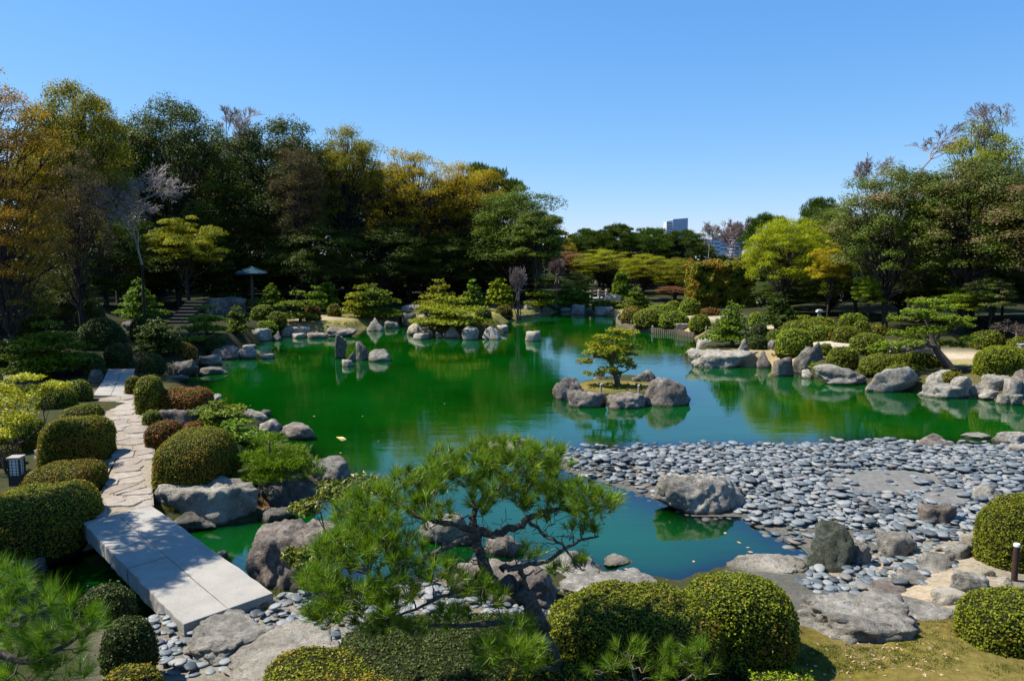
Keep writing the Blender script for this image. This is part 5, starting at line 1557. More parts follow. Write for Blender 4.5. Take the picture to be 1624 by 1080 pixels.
# ------------------------------------------------------------------ footbridge with railing, far middle
A, B = at_y(925, 481, 71.0), at_y(962, 478, 73.0)
z0 = 0.75
fb = root('footbridge', (A[0], A[1], z0), 'little pale footbridge with railing between the far pines', 'bridge')
dv = B - A; dv[2] = 0; L = np.linalg.norm(dv); du = dv / L; ang = math.atan2(du[1], du[0])
for i in range(4):
    g = G(); add_box(g, (0, 0, .42), (.22, .22, 1.0), rz=ang); g.build('post', [M['woodpale']], fb, tuple(du * L * i / 3))
for zz in (.45, .72):
    g = G(); add_tube(g, [np.array([0, 0, zz]), du * L / 2 + [0, 0, zz + .05], du * L + [0, 0, zz]], [.06, .06, .06], 6); g.build('rail', [M['woodpale']], fb)
g = G(); add_box(g, tuple(du * L / 2 + [0, .8, 0]), (L + .3, 1.6, .2), rz=ang); g.build('deck', [M['granite']], fb)
rock(955, 466, 986, 482, 'block', .7, 'g', 'grey rock wall at the end of the footbridge behind the tiered pine', z=.6)

# ------------------------------------------------------------------ distant city
def box_part(name, rt, c, s, mat):
    g = G(); add_box(g, c, s); return g.build(name, [M[mat]], rt)
D = 900.0; k = D / F
a = at_y(1074.5, 346, D); zt = a[2]
tw = root('office_tower', (a[0], D, 0), 'pale blue glass office tower with slanted top above the far pines', 'office tower')
g = G()
x0, xm, x1 = -16.5 * k, -7 * k, 16.5 * k
ztl = at_y(1060, 348, D)[2]
v = np.array([(xm,0,0),(x1,0,0),(x1,22,0),(xm,22,0),(xm,0,ztl),(x1,0,zt),(x1,22,zt),(xm,22,ztl)]); g.add(v, BOXF); g.build('glass_block', [M['tower']], tw)
g = G(); v = np.array([(x0,1.5,0),(xm-.05,1.5,0),(xm-.05,20,0),(x0,20,0),(x0,1.5,ztl-2.5),(xm-.05,1.5,ztl-1.2),(xm-.05,20,ztl-1.2),(x0,20,ztl-2.5)]); g.add(v, BOXF); g.build('side_block', [M['towerlight']], tw)
wm = G(); add_box(wm, (0, 0, 0), (xm - x0 - .6, .5, 1.3)); wme = wm.mesh('window_band', [M['glassdark']])
for i in range(13):
    link('window_band', wme, tw, ((x0 + xm) / 2, 1.4, ztl - 5 - i * 3.3))
wm = G(); add_box(wm, (0, 0, 0), (x1 - xm - .4, .3, .35)); wme = wm.mesh('floor_line', [M['towerlight']])
for i in range(13): link('floor_line', wme, tw, ((x1 + xm) / 2, -.05, ztl - 4 - i * 3.3))
D = 700.0; k = D / F
a = at_y(1166, 353, D)
rt = root('round_tower', (a[0], D, 0), 'round grey apartment tower ringed with balconies beside the bare tree', 'apartment tower')
R = 12.6 * k; zt = at_y(1166, 357, D)[2]
def cyl(r, z0, z1, n=32):
    g = G(); th = np.arange(n) / n * 2 * math.pi
    c = np.stack([np.cos(th) * r, np.sin(th) * r], 1); prism(g, c, z0, z1); return g
cyl(R * .93, 0, zt).build('wall', [M['glassdark']], rt)
ring = cyl(R, 0, 1.15).mesh('balcony_ring', [M['towerlight']])
zz = zt - 1.0
for i in range(12):
    link('balcony_ring', ring, rt, (0, 0, zz)); zz -= 2.75
cyl(R * .45, zt, at_y(1166, 352.5, D)[2]).build('roof_drum', [M['tower']], rt)
def block(px0, y0, px1, D, label, rows):
    a, b = at_y(px0, y0, D), at_y(px1, y0, D); w = b[0] - a[0]
    rt = root('office_block', ((a[0] + b[0]) / 2, D, 0), label, 'office building')
    box_part('wall', rt, (0, 8, a[2] / 2), (w, 16, a[2]), 'towerlight')
    box_part('parapet', rt, (0, 7.8, a[2] + .3), (w + .6, 16.6, .6), 'towerlight')
    g = G(); add_box(g, (0, 0, 0), (w * .86, .3, 1.3)); me = g.mesh('window_band', [M['glassdark']])
    for i in range(rows): link('window_band', me, rt, (0, -.1, a[2] - 2.2 - i * 3.1))
block(1110, 381, 1133, 560, 'low white office block under the leafless tree', 4)
block(1131, 376, 1143, 600, 'narrow white block with stepped roof in the middle of the low blocks', 4)
block(1142, 374, 1155, 640, 'white block standing against the round tower', 4)
# tiled house glimpsed between the trunks on the right
D = 58.0; a, b = at_y(1343, 447, D), at_y(1388, 447, D); zz = at_y(1360, 433, D)[2]
rt = root('house', ((a[0] + b[0]) / 2, D, .8), 'house with grey blue roof glimpsed between the trees behind the light green sapling', 'house')
w = b[0] - a[0]; ze = a[2] - .8; zr = zz - .8
g = G(); v = np.array([(-w*.6,0,ze),(w*.6,0,ze),(w*.6,4,ze),(-w*.6,4,ze),(-w*.4,2,zr),(w*.4,2,zr)])
g.add(v, [(0,1,5,4),(2,3,4,5)]); g.add(v, [(1,2,5),(3,0,4)]); g.add(v[:4], [(0,3,2,1)]); g.build('roof', [M['roofblue']], rt)
box_part('wall', rt, (0, 2, ze / 2 - .05), (w, 3.2, ze), 'white')
for x in (-.25, .25): box_part('window', rt, (x * w, .38, ze * .6), (w * .2, .06, ze * .35), 'glassdark')

# dark bamboo fence at the right edge
A, B = at_y(1585, 545, 37.5), at_y(1660, 548, 36.5)
rt = root('bamboo_fence', (A[0], A[1], A[2]), 'dark bamboo fence in the shade behind the round azaleas', 'fence')
d = B - A; L = np.linalg.norm(d); n = int(L / .09); g = G(); add_tube(g, [(0,0,-.3),(0,0,.5),(0,0,1.15)], [.035,.035,.03], 6, cap=True); me = g.mesh('bamboo_cane', [M['bark_d']])
for i in range(n): link('bamboo_cane', me, rt, tuple(d * i / n + [0, 0, (i * 37 % 5) * .01]))
for zz in (.25, .8): g = G(); add_tube(g, [np.array([0, -.06, zz]), d * .5 + [0, -.06, zz], d + [0, -.06, zz]], [.035] * 3, 6); g.build('rail', [M['bark_d']], rt)

# ------------------------------------------------------------------ koi, floating leaves
def koi(px, py, ln, ang, label):
    X, Y = at_z(px, py, 0); g = G()
    t = np.linspace(0, 1, 9); L = ln
    y = .05 * L * np.sin(t * 4); r = L * np.array([.02,.085,.12,.125,.115,.09,.06,.035,.02])
    c, s = math.cos(ang), math.sin(ang)
    pts = np.column_stack([(t - .5) * L * c - y * s, (t - .5) * L * s + y * c, np.zeros(9)])
    v, f = tube(pts, r, 10); v[:, 2] *= 1.0; g.add(v, f, 0, .5, True)
    rt = root('koi', (X, Y, -.002), label, 'fish'); g.build('body', [M['koi']], rt)
    e = pts[-1]; dr = np.array([c, s, 0]); sd = np.array([-s, c, 0])
    g = G(); g.add([e - dr * .02, e + dr * .16 * L + sd * .09 * L, e + dr * .09 * L, e + dr * .16 * L - sd * .09 * L], [(0, 1, 2, 3)]); g.build('tail_fin', [M['koi']], rt)
    for sg in (-1, 1):
        p = pts[2] + sd * sg * .09 * L; g = G(); g.add([p, p + sd * sg * .12 * L + dr * .06 * L, p + sd * sg * .08 * L + dr * .14 * L, p + dr * .08 * L], [(0, 1, 2, 3)]); g.build('pectoral_fin', [M['koi']], rt)
koi(541, 695, .42, 2.5, 'yellow and white koi at the surface of the green water')
rng = np.random.default_rng(12)
for i, (px, py) in enumerate([(397,643),(600,700),(575,660),(1100,890),(1186,868),(1190,875),(1172,860),(540,718),(980,905),(993,902),(1150,845),(498,660),(705,640),(1210,880)]):
    X, Y = at_z(px, py, .004)
    lv, lf = leaves(np.zeros((1, 3)), np.array([[.05, 0, 1.0]]), .085, rng, .6)
    o = G().add(lv, lf).build('floating_leaf', [M['litter']], None, (X, Y, .006)); o.rotation_euler[2] = i
    tag(o, 'dead brown leaf floating on the pond', 'leaf', 'dead leaves floating on the pond')

# ------------------------------------------------------------------ pebbles
rng = np.random.default_rng(21)
th = np.arange(8) / 8 * 2 * math.pi
def pebble_shape(seed):
    r_ = np.random.default_rng(seed)
    out = 1 + .10 * np.sin(th * 2 + r_.uniform(0, 6)) + .06 * np.sin(th * 3 + r_.uniform(0, 6))
    rings = [(.86, -.35), (1.0, .06), (.80, .42), (.42, .62)]
    V = [np.column_stack([np.cos(th) * out * a, np.sin(th) * out * a * .72, np.full(8, z * .36)]) for a, z in rings]
    V = np.concatenate(V + [np.array([[0, 0, .67 * .36]])])
    q = [(i * 8 + j, i * 8 + (j + 1) % 8, (i + 1) * 8 + (j + 1) % 8, (i + 1) * 8 + j) for i in range(3) for j in range(8)]
    tr = [(24 + j, 24 + (j + 1) % 8, 32) for j in range(8)]
    return V, np.array(q), np.array(tr)
SH = [pebble_shape(i) for i in range(8)]
FLATS = [(1405,768,95,20),(1500,798,42,16),(1480,850,50,12),(1460,900,60,30),(1420,940,80,22),(1530,930,50,30)]   # bare worn patches
BARE = [np.array([at_z(cx + rx * math.cos(t), cy_ + ry * math.sin(t), .1) for t in np.linspace(0, 6.28, 14)[:-1]]) for cx, cy_, rx, ry in FLATS[:2]]
PEBPX = [(862,716),(905,706),(1000,703),(1090,702),(1200,703),(1330,699),(1440,697),(1700,705),(1750,800),(1620,850),(1545,870),(1530,925),(1470,960),(1300,965),
         (1262,930),(1290,900),(1352,870),(1340,842),(1270,862),(1195,830),(1150,800),(1050,790),(1000,772),(915,752),(870,730)]
PEBP = np.array([at_z(a, b, .03) for a, b in PEBPX])
FGP = [np.array([at_z(a, b, .36) for a, b in pts]) for pts in (
    [(430,950),(470,925),(560,905),(700,915),(900,960),(900,1000),(700,1010),(560,1060),(430,1060),(300,1090),(230,1060),(225,985),(300,985),(380,960)],)]
def scatter(poly, spacing, seed):
    r_ = np.random.default_rng(seed)
    lo, hi = poly.min(0), poly.max(0)
    gx, gy = np.meshgrid(np.arange(lo[0], hi[0], spacing), np.arange(lo[1], hi[1], spacing * .87))
    gx[::2] += spacing / 2
    P = np.stack([gx.ravel(), gy.ravel()], 1); P += r_.uniform(-.42, .42, P.shape) * spacing
    return P[pdist(P, poly)[1]]
peb = []
FAR = np.array([at_z(a, b, 0) for a, b in [(840,706),(1000,694),(1200,692),(1440,688),(1700,694),(1700,712),(1440,704),(1200,709),(1000,712),(860,730)]])
for pi, (poly, sp, sc, sd) in enumerate([(FAR, .2, .85, 7), (PEBP, .142, 1.0, 1), (PEBP, .185, 1.05, 2), (FGP[0], .155, .8, 3), (FGP[0], .21, .85, 4)]):
    P = scatter(poly, sp, sd)
    if poly is PEBP:
        m = np.ones(len(P), bool)
        for b in BARE: m &= ~pdist(P, b)[1] | (rng.random(len(P)) < .16)
        pxx, pyy, _ = project(np.column_stack([P, np.zeros(len(P))]))
        thin = (pxx < 1120) & (rng.random(len(P)) < np.clip((1120 - pxx) / 380, 0, .55)) & ((pyy < 722) | (pyy > 742) | (pxx < 900))
        m &= ~thin
        sand = (pxx > 1385) & (pyy > 880) & (rng.random(len(P)) < .62)
        m &= ~sand
        dE, _ = pdist(P, PEBP); m &= ~((dE < .45) & (rng.random(len(P)) < .38))
        P = P[m]
    if poly is FAR: P = P[rng.random(len(P)) < .20]
    hz = height(P)
    for q in range(len(P)):
        r = np.clip(rng.lognormal(math.log(.088), .28), .045, .16) * sc
        z = hz[q]
        if poly is PEBP: z = max(z, -.03 if sd == 1 else -.01)
        if poly is FAR: z = max(z, -.05)
        peb.append((P[q][0], P[q][1], z + r * .12 + (.05 * r / .1 if sd in (2, 4) else 0), r, 1 if poly is FGP[0] else 0))
# submerged pebbles on the shallow bed
SUBP = np.array([at_z(a, b, 0) for a, b in [(880,745),(940,762),(1035,790),(1100,820),(1180,820),(1230,848),(1285,880),(1270,893),(1180,886),(1100,860),(1010,830),(940,800),(880,770)]])
SUBQ = np.array([at_z(a, b, 0) for a, b in [(850,720),(1000,708),(1440,700),(1640,706),(1640,694),(1440,686),(1200,688),(1000,690),(850,700)]])
sub = []
for poly, sd in ((SUBP, 5), (SUBQ, 6)):
    P = scatter(poly, .20, sd); hz = height(P)
    for q in range(len(P)):
        if rng.random() < .85: sub.append((P[q][0], P[q][1], min(hz[q], -.04) + .02, rng.uniform(.08, .16), 2))
peb = np.array(peb); pxx, pyy, vf = project(peb[:, :3])
score = np.where((pxx > 0) & (pxx < 1624) & (pyy < 1080), peb[:, 3] / vf, 0)
order = np.argsort(-score)
first = set(order[:150].tolist())
beach = [i for i in order if peb[i][4] == 0][:150]
first = set([i for i in order if peb[i][4] == 1][:148]) | set(beach)
PM = []
for s in range(8):
    V, q, t = SH[s]; g = G(); g.add(V, q, 0, 0.0, True); g.add(V, t, 0, 0.0, True); 
    g = G(); g.v = [V]; g.a = [np.zeros(len(V))]; g.f4 = [q]; g.m4 = [np.zeros(len(q))]; g.s4 = [np.ones(len(q))]; g.f3 = [t]; g.m3 = [np.zeros(len(t))]; g.s3 = [np.ones(len(t))]; g.n = len(V)
    PM.append(g.mesh('pebble', [M['pebble']]))
LB = {0: ('smooth flat blue grey pebble on the dry pebble beach', 'pebbles of the beach nearest the mossy bank'), 1: ('smooth grey pebble between the stepping stones and the big pine', 'pebbles near the stepping stones')}
for i in sorted(first):
    x, y, z, r, k_ = peb[i]
    o = link('pebble', PM[rng.integers(8)], None, (x, y, z)); o.scale = (r, r, r)
    o.rotation_euler = (rng.normal(0, .10), rng.normal(0, .10), rng.uniform(0, 6.28))
    tag(o, LB[int(k_)][0], 'pebble', LB[int(k_)][1])
def bulk(rows, name, label):
    g = G()
    for x, y, z, r, _ in rows:
        V, q, t = SH[rng.integers(8)]
        a = rng.uniform(0, 6.28); c, s = math.cos(a), math.sin(a); tx, ty = rng.normal(0, .09, 2)
        P = np.stack([V[:, 0] * c - V[:, 1] * s, V[:, 0] * s + V[:, 1] * c, V[:, 2]], 1) * r
        P[:, 2] += P[:, 0] * tx + P[:, 1] * ty
        P += [x, y, z]; va = rng.random()
        n0 = g.n
        g.add(P, q, 0, va, True); g.f3.append(t + n0); g.m3.append(np.zeros(len(t))); g.s3.append(np.ones(len(t)))
    tag(g.build(name, [M['pebble']]), label, kind='stuff')
bulk([peb[i] for i in range(len(peb)) if i not in first], 'pebbles', 'thousands of flat blue grey pebbles forming the beach')
bulk(sub, 'submerged_pebbles', 'pebbles under the shallow water off the beach')

# submerged boulder and bare worn patches
for (px0, py0, px1, py1, z, lab) in ((1010,836,1125,868,-.35,'dark flat boulder lying under the clear green water of the pool'),):
    P, Fc = rock_shape(4242, 'dome', 4, .7); X, Y = at_z((px0 + px1) / 2, py1, z); w = (px1 - px0) / F * Y
    tag(G().add(P * [w, w, .3], Fc, 0, .5, True).build('sunken_boulder', [M['rock_m']], None, (X, Y, z - .08)), lab, 'rock')
for i, b in enumerate(BARE):
    r_ = np.random.default_rng(i); c = b.mean(0); hh = float(height([c])[0]) + .02
    fine = []
    for k2 in range(len(b)):
        for t in (0, .33, .66): fine.append(b[k2] + (b[(k2 + 1) % len(b)] - b[k2]) * t)
    fine = (np.array(fine) - c) * (1 + r_.normal(0, .035, (len(fine), 1)))
    g = G(); prism(g, fine, -.1, .03, 0, .04)
    tag(g.build('worn_stone_bed', [M['concrete']], None, (c[0], c[1], hh)), ['wide flat worn stone patch amid the pebble beach', 'narrower worn stone patch beside the block shaped rock'][i], 'flat rock')
# ------------------------------------------------------------------ detailed near pines
def near_pine(skel, tufts, label, seed, nlen=.125, nper=34, mats=('bark_fg','pn_fg'), base=None, nw=.0035, loc_label='near_pine', twigr=.006, bare=()):
    """skel: list of (points Nx3, radii); tufts: Nx3 shoot tips"""
    rng = np.random.default_rng(seed)
    o0 = skel[0][0][0].copy()
    rt = root(loc_label, tuple(o0), label, 'pine tree')
    t = G(); nodes, nr = [], []
    for pts, rad in skel:
        pts = np.asarray(pts) - o0
        P, R = [], []
        for i in range(len(pts) - 1):
            for s in np.linspace(0, 1, 5)[:-1]:
                P.append(pts[i] + (pts[i + 1] - pts[i]) * s); R.append(rad[i] + (rad[i + 1] - rad[i]) * s)
        P.append(pts[-1]); R.append(rad[-1]); P, R = np.array(P), np.array(R)
        P[1:-1] += rng.normal(size=(len(P) - 2, 3)) * R[1:-1, None] * .38
        add_tube(t, P, R * (1 + rng.normal(0, .10, len(R))), 9, cap=True)
        nodes += list(P); nr += list(R)
    nodes = np.array(nodes); nr = np.array(nr)
    nt_ = len(tufts); tufts = np.asarray(list(tufts) + list(bare)) - o0
    d0 = np.array([np.min(np.linalg.norm(nodes - q, axis=1)) for q in tufts])
    order = np.argsort(d0)
    g = G(); PP_, DD_, AA_ = [], [], []
    NODE = list(nodes); RAD = list(nr)
    for k in order:
        q = tufts[k]; NA_ = np.array(NODE)
        dist = np.linalg.norm(NA_ - q, axis=1)
        j = int(np.argmin(dist + 0.25 * (NA_[:, 2] > q[2] + .03)))
        a = NA_[j]; L = dist[j]
        if L < .02: continue
        n = max(3, int(L / .05) + 2)
        br_ = crooked(a, q, rng, n, .07)
        r0 = min(RAD[j] * .75, twigr + .009 * min(L / .5, 1.6))
        rr = np.linspace(r0, twigr * .55, n)
        add_tube(t, br_, rr, 5 if r0 > .008 else 4)
        NODE += list(br_[1:]); RAD += list(rr[1:])
        if k >= nt_: continue
        up = unit(br_[-1] - br_[-2]) * .5 + np.array([0, 0, .7]) + rng.normal(size=3) * .18
        up = unit(up)
        shade = rng.normal(.5, .14)
        for c in range(rng.integers(1, 3)):
            n_ = int(nper * rng.uniform(.7, 1.2))
            ax = unit(up + rng.normal(size=3) * .25)
            s = rng.random(n_)
            pos = q + ax * (s * .05)[:, None] + rng.normal(size=(n_, 3)) * .004
            dirs = unit(ax * rng.uniform(.7, 1.7, (n_, 1)) + unit(rng.normal(size=(n_, 3))) * .8)
            PP_.append(pos); DD_.append(dirs); AA_.append(np.clip(shade + rng.normal(0, .2, n_), 0, 1))
        if rng.random() < .35: # bud candle
            add_tube(g, [q, q + up * .02, q + up * .05], [.004, .0045, .002], 4, 1)
    P_, D_, A_ = np.concatenate(PP_), np.concatenate(DD_), np.concatenate(AA_)
    bv, bf = blades(P_, D_, nlen, nw, rng); bv[2::3, 2] -= nlen * .04
    g.add(bv, bf, 0, np.repeat(A_, 3))
    t.build('trunk', [M[mats[0]]], rt); g.build('needles', [M[mats[1]], M['litter']], rt)
    return rt
def pts3(lst): return np.array([at_y(a, b, d) for a, b, d in lst])
rng = np.random.default_rng(55)
bx, by, bz = ground(872, 1072)
YB = by
S = []
Y0 = YB
S.append((np.vstack([pts3([(880,1085,Y0),(868,1050,Y0),(858,1010,Y0+.02),(846,970,Y0+.05),(830,945,Y0+.08),(812,930,Y0+.1)])]), [.125,.10,.09,.08,.078,.075]))
S.append((pts3([(812,930,Y0+.1),(790,926,Y0+.12),(772,920,Y0+.1),(764,890,Y0+.1),(757,862,Y0+.1),(755,842,Y0+.1)]), [.072,.066,.06,.05,.045,.042]))
S.append((pts3([(833,940,Y0+.08),(832,915,Y0+.05),(824,900,Y0),(806,905,Y0-.1)]), [.035,.028,.022,.014]))
# upper limbs
S.append((pts3([(755,842,Y0+.1),(790,845,Y0+.15),(815,838,Y0+.2),(838,826,Y0+.25),(858,812,Y0+.3),(890,808,Y0+.3),(930,812,Y0+.25),(965,800,Y0+.2)]), [.04,.038,.036,.032,.026,.018,.013,.008]))
S.append((pts3([(755,842,Y0+.1),(748,820,Y0+.2),(760,800,Y0+.3),(770,785,Y0+.3),(760,760,Y0+.35),(775,740,Y0+.4)]), [.038,.032,.028,.023,.017,.01]))
S.append((pts3([(770,785,Y0+.3),(790,775,Y0+.4),(805,755,Y0+.5),(830,735,Y0+.5),(842,718,Y0+.5)]), [.024,.02,.016,.012,.008]))
S.append((pts3([(755,842,Y0+.1),(725,832,Y0-.1),(690,825,Y0-.2),(665,820,Y0-.25),(630,800,Y0-.2),(600,790,Y0-.2)]), [.036,.028,.022,.018,.013,.008]))
S.append((pts3([(750,850,Y0+.05),(725,858,Y0-.3),(700,872,Y0-.5),(660,890,Y0-.6),(600,920,Y0-.7),(550,940,Y0-.8),(510,945,Y0-.8)]), [.034,.028,.024,.02,.015,.011,.007]))
S.append((pts3([(772,920,Y0+.1),(735,935,Y0-.3),(700,945,Y0-.5),(660,965,Y0-.6),(610,985,Y0-.7)]), [.03,.022,.017,.012,.008]))
S.append((pts3([(795,903,Y0+.1),(830,896,Y0+.1),(870,890,Y0+.1),(895,870,Y0+.15),(925,855,Y0+.2),(950,850,Y0+.2)]), [.03,.024,.02,.016,.012,.008]))
S.append((pts3([(838,826,Y0+.25),(865,850,Y0+.1),(890,862,Y0+.05),(915,895,Y0),(925,905,Y0)]), [.02,.016,.013,.009,.006]))
S.append((pts3([(846,985,Y0),(800,985,Y0-.35),(760,990,Y0-.45),(690,990,Y0-.5),(620,990,Y0-.6)]), [.034,.028,.022,.016,.01]))
S.append((pts3([(850,990,Y0),(815,1010,Y0-.5),(800,1040,Y0-.7),(830,1060,Y0-.8)]), [.026,.02,.014,.009]))
ZN = [ # px, py, rx, ry, mean distance offset, count
 (800,722,62,22,.45,46),(870,735,35,25,.4,22),(735,752,42,24,.2,30),(700,760,36,26,0,22),(845,770,50,26,.3,26),(905,790,44,24,.25,30),(955,800,24,18,.2,15),
 (925,830,30,22,.15,13),(785,770,36,26,.3,20),(765,800,30,20,.0,8),(655,775,36,28,-.1,26),(600,800,36,26,-.2,22),(680,815,34,26,-.2,20),(600,845,46,30,-.35,36),(560,815,26,30,-.3,18),
 (545,880,46,34,-.6,38),(630,880,44,30,-.5,34),(690,905,30,26,-.5,14),(505,925,32,20,-.8,22),(560,950,52,22,-.8,40),(620,940,40,26,-.7,26),(520,975,36,16,-.8,16),(600,990,40,16,-.7,18),
 (740,930,36,22,-.4,14),(780,950,22,14,-.3,7),(840,880,26,10,.1,5),(885,905,14,8,.05,4),(920,895,12,8,.0,5),(830,800,24,14,.3,7),(870,820,20,10,.2,5),
 (820,1000,22,18,-.45,10),(780,1040,34,22,-.7,18),(840,1045,30,26,-.8,16),(720,980,30,14,-.4,9),(660,1000,26,12,-.55,7),(700,730,20,14,.2,8)]
T = []
for px, py, rx, ry, dd_, n in ZN:
    n = int(n * 2.3)
    for _ in range(n):
        a = rng.uniform(0, 6.28); r = math.sqrt(rng.random())
        T.append(at_y(px + rx * r * math.cos(a), py + ry * r * math.sin(a), Y0 + dd_ + rng.normal(0, .22)))
TB = []
for px, py, rx, ry, dd_, n in [(850,850,100,34,.15,90),(760,870,60,40,-.1,45),(700,890,70,34,-.45,45),(800,780,60,34,.3,45),(650,900,60,40,-.55,30),(900,830,60,24,.15,40)]:
    for _ in range(n):
        a = rng.uniform(0, 6.28); r = math.sqrt(rng.random())
        TB.append(at_y(px + rx * r * math.cos(a), py + ry * r * math.sin(a), Y0 + dd_ + rng.normal(0, .18)))
near_pine(S, T, 'large crooked black pine with open twisted limbs before the pool', 60, .13, 34, nw=.0050, bare=TB)

# boughs of a pine at the corner
Y1 = 4.6
S2 = [(pts3([(-260,1500,Y1),(-180,1250,Y1),(-120,1080,Y1),(-60,1010,Y1)]), [.1,.08,.06,.045]),
      (pts3([(-60,1010,Y1),(-20,1000,Y1),(30,990,Y1),(60,960,Y1),(100,955,Y1+.05)]), [.04,.03,.022,.014,.008]),
      (pts3([(-60,1010,Y1),(0,1040,Y1-.1),(50,1050,Y1-.1),(110,1020,Y1),(150,985,Y1+.1)]), [.035,.026,.018,.012,.008]),
      (pts3([(-60,1010,Y1),(-20,950,Y1+.1),(10,920,Y1+.2),(20,890,Y1+.2)]), [.03,.02,.014,.009])]
T = []
for px, py, rx, ry, n in [(60,960,60,26,18),(10,925,36,26,12),(20,1010,60,30,20),(90,1030,50,28,18),(20,1070,60,26,18),(110,1070,40,18,10),(150,985,16,14,5),(-40,960,40,60,20),(120,1000,30,20,8),(0,990,30,20,8)]:
    for _ in range(n):
        a = rng.uniform(0, 6.28); r = math.sqrt(rng.random())
        T.append(at_y(px + rx * r * math.cos(a), py + ry * r * math.sin(a), Y1 + rng.normal(0, .14)))
near_pine(S2, T, 'long needled pine boughs reaching in at the corner beside the slab bridge', 61, .14, 60, nw=.0028)

# seedling pine shoots at the bottom
gx, gy, gz = ground(1030, 1120)
S3 = [(pts3([(1020,1150,gy),(1010,1090,gy),(1000,1050,gy)]), [.03,.02,.012]), (pts3([(1020,1150,gy),(1070,1090,gy-.1),(1110,1060,gy-.1)]), [.025,.016,.008]), (pts3([(1020,1150,gy),(960,1090,gy),(945,1060,gy)]), [.022,.014,.008])]
T = []
for px, py, rx, ry, n in [(1000,1040,30,18,10),(1085,1035,42,20,18),(1040,1065,40,14,12),(955,1060,22,14,8),(1100,1065,36,14,10)]:
    for _ in range(n):
        a = rng.uniform(0, 6.28); r = math.sqrt(rng.random()); T.append(at_y(px + rx * r * math.cos(a), py + ry * r * math.sin(a), gy - .35 + rng.normal(0, .12)))
near_pine(S3, T, 'low pine shoots in front of the wide azalea hedge at the bottom', 62, .12, 36, nw=.0045)

# ------------------------------------------------------------------ camellia with three leaf clumps
def leafy(clumps, label, name, cat, mat, ls, seed, stemfoot, barkm='bark_p', flat=.6, per=260, asp=.5, up=.5, z=None):
    rng = np.random.default_rng(seed)
    sx, sy, sz = ground(*stemfoot) if z is None else (*at_z(*stemfoot, z), z)
    rt = root(name, (sx, sy, sz), label, cat)
    g, t = G(), G(); o = np.array([sx, sy, sz])
    for px, py, rx, ry, D in clumps:
        c = at_y(px, py, D) - o; k = D / F
        R = np.array([rx * k, rx * k * .8, ry * k])
        n = per if per > 0 else 200
        d = unit(rng.normal(size=(n, 3))); d[:, 2] = np.abs(d[:, 2]) * np.where(rng.random(n) < .8, 1, -.5)
        rad = rng.uniform(.35, 1.05, n)[:, None] * (1 + .18 * np.sin(d[:, :1] * 7 + px))
        pos = c + d * rad * R
        ln = unit(d * .4 + [0, 0, up] + rng.normal(size=(n, 3)) * .55)
        lv, lf = leaves(pos, ln, ls, rng, asp, .08)
        g.add(lv, lf, 0, np.repeat(np.clip(rng.normal(.5, .25, n), 0, 1), 4))
        b = crooked((0, 0, -.05), c - [0, 0, R[2] * .3], rng, 6, .06)
        add_tube(t, b, np.linspace(.022, .008, 6), 5)
        for _ in range(9):
            e = pos[rng.integers(n)]; add_tube(t, crooked(b[rng.integers(3, 6)], e, rng, 3, .1), [.007, .004, .002], 3)
    t.build('stems', [M[barkm]], rt); g.build('foliage', [M[mat]], rt)
    return rt
YC = at_z(560, 905, .2)[1]
leafy([(560,780,58,26,YC+.2),(525,790,28,22,YC),(600,775,30,22,YC+.3),(485,808,26,16,YC-.2),(470,880,28,12,YC-1.1),(505,892,26,12,YC-1.1),(480,893,20,10,YC-1.2),(560,815,22,12,YC+.1)],
      'glossy camellia with three yellow green leaf clumps at the tilted angular boulder', 'camellia', 'shrub', 'cam', .08, 5, (585,905), per=560, z=.3)
# ------------------------------------------------------------------ bright yellow green maple at the left
YM = 15.0
cl = [(20,640,40,24,YM),(55,622,36,12,YM+.4),(0,620,30,16,YM+.2),(85,612,26,8,YM+.5),(30,665,30,18,YM-.3),(10,690,26,14,YM-.4),(-30,650,40,30,YM),(40,600,26,8,YM+.4)]
leafy(cl, 'low bright yellow green maple glowing among dark azaleas', 'maple_shrub', 'maple', 'lf_ly', .07, 6, (10,748), 'bark_p', .5, 760, .42, .8, z=.5)
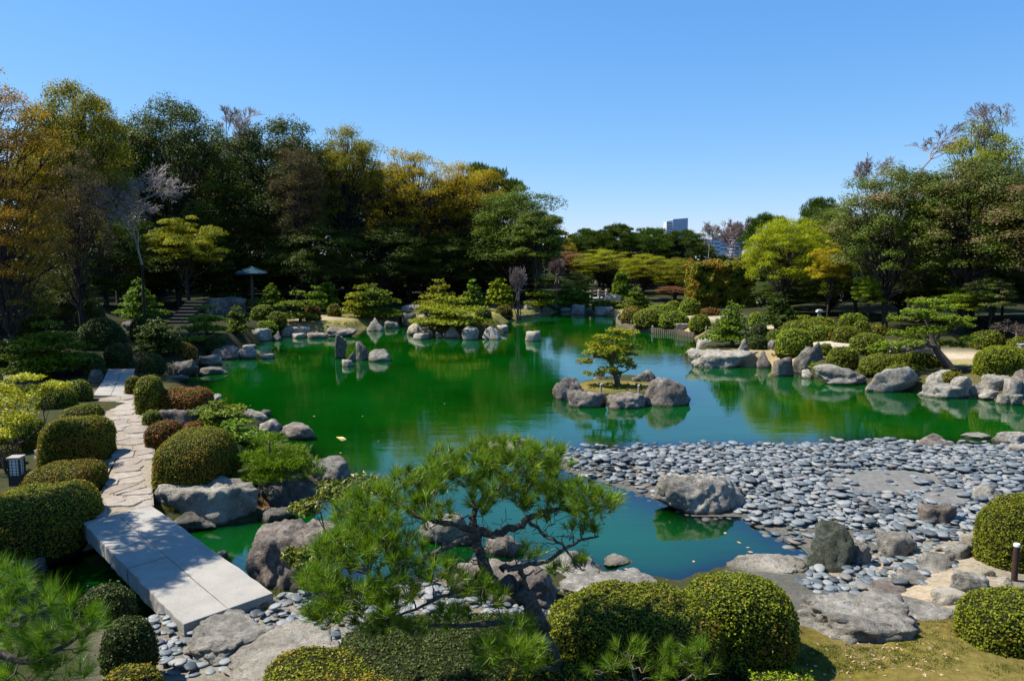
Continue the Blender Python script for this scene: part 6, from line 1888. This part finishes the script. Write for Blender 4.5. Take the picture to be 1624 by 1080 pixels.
# ------------------------------------------------------------------ fern and grass
leafy([(1292,582,10,9,at_z(1290,596,.1)[1])], 'light green fern at the foot of the dark leaning rock', 'fern', 'fern', 'az_y', .16, 7, (1290,598), 'bark_p', .6, 160, .25, .6, z=.05)
leafy([(1464,606,5,5,at_z(1464,614,.1)[1])], 'small green tuft between shoreline boulders', 'fern', 'fern', 'az_y', .12, 8, (1464,616), 'bark_p', .6, 60, .3, .6, z=.05)
def tufts(spots, name, label, h, wd, seed, per=26, mat='grass'):
    rng = np.random.default_rng(seed); g = G(); P, Dr = [], []
    for px, py, rx, ry, n in spots:
        for _ in range(n):
            a = rng.uniform(0, 6.28); r = math.sqrt(rng.random())
            x, y, z = ground(px + rx * r * math.cos(a), py + ry * r * math.sin(a), 6)
            P.append(np.array([x, y, z]) + rng.normal(size=(per, 3)) * [.03, .03, .0]); Dr.append(unit(rng.normal(size=(per, 3)) * [.5, .5, .2] + [0, 0, 1]))
    P, Dr = np.concatenate(P), np.concatenate(Dr)
    bv, bf = blades(P, Dr, h, wd, rng); g.add(bv, bf, 0, np.repeat(rng.random(len(P)), 3))
    tag(g.build(name, [M[mat]]), label, kind='stuff')
tufts([(265,810,14,6,10),(290,825,14,6,10),(440,945,10,4,6),(345,985,40,6,16),(410,962,30,5,10)], 'bridge_grass', 'grass fringe growing round the slab bridge', .11, .006, 1)
tufts([(1350,1045,90,22,160),(1480,1030,60,35,140),(1500,985,40,14,30),(1600,1065,40,14,25),(1230,1050,30,14,16)], 'moss_tufts', 'short mossy growth on the ground before the large flat stone', .03, .008, 2, 20)
tufts([(600,514,40,5,60),(545,513,30,3,30),(700,515,40,5,40),(830,497,35,4,50),(950,492,35,4,40),(1240,565,25,6,40),(965,613,35,5,50),(1000,614,25,5,30)], 'lawn_grass', 'dry short grass of the far lawns and island', .09, .03, 3, 12)
# dead leaves and chips on the moss
rng = np.random.default_rng(99)
P = []
for px, py, rx, ry, n in [(1400,1040,120,35,110),(1530,940,60,60,40),(430,815,25,8,20),(1560,600,30,10,50),(1540,575,30,8,40),(700,960,120,20,20)]:
    for _ in range(n):
        x, y, z = ground(px + rng.uniform(-rx, rx), py + rng.uniform(-ry, ry), 5); P.append((x, y, z + .012))
P = np.array(P); lv, lf = leaves(P, unit(rng.normal(size=P.shape) * .3 + [0, 0, 1]), .055, rng, .4)
tag(G().add(lv, lf).build('leaf_litter', [M['litter']]), 'dead leaves and chips strewn on moss and sand', kind='stuff')
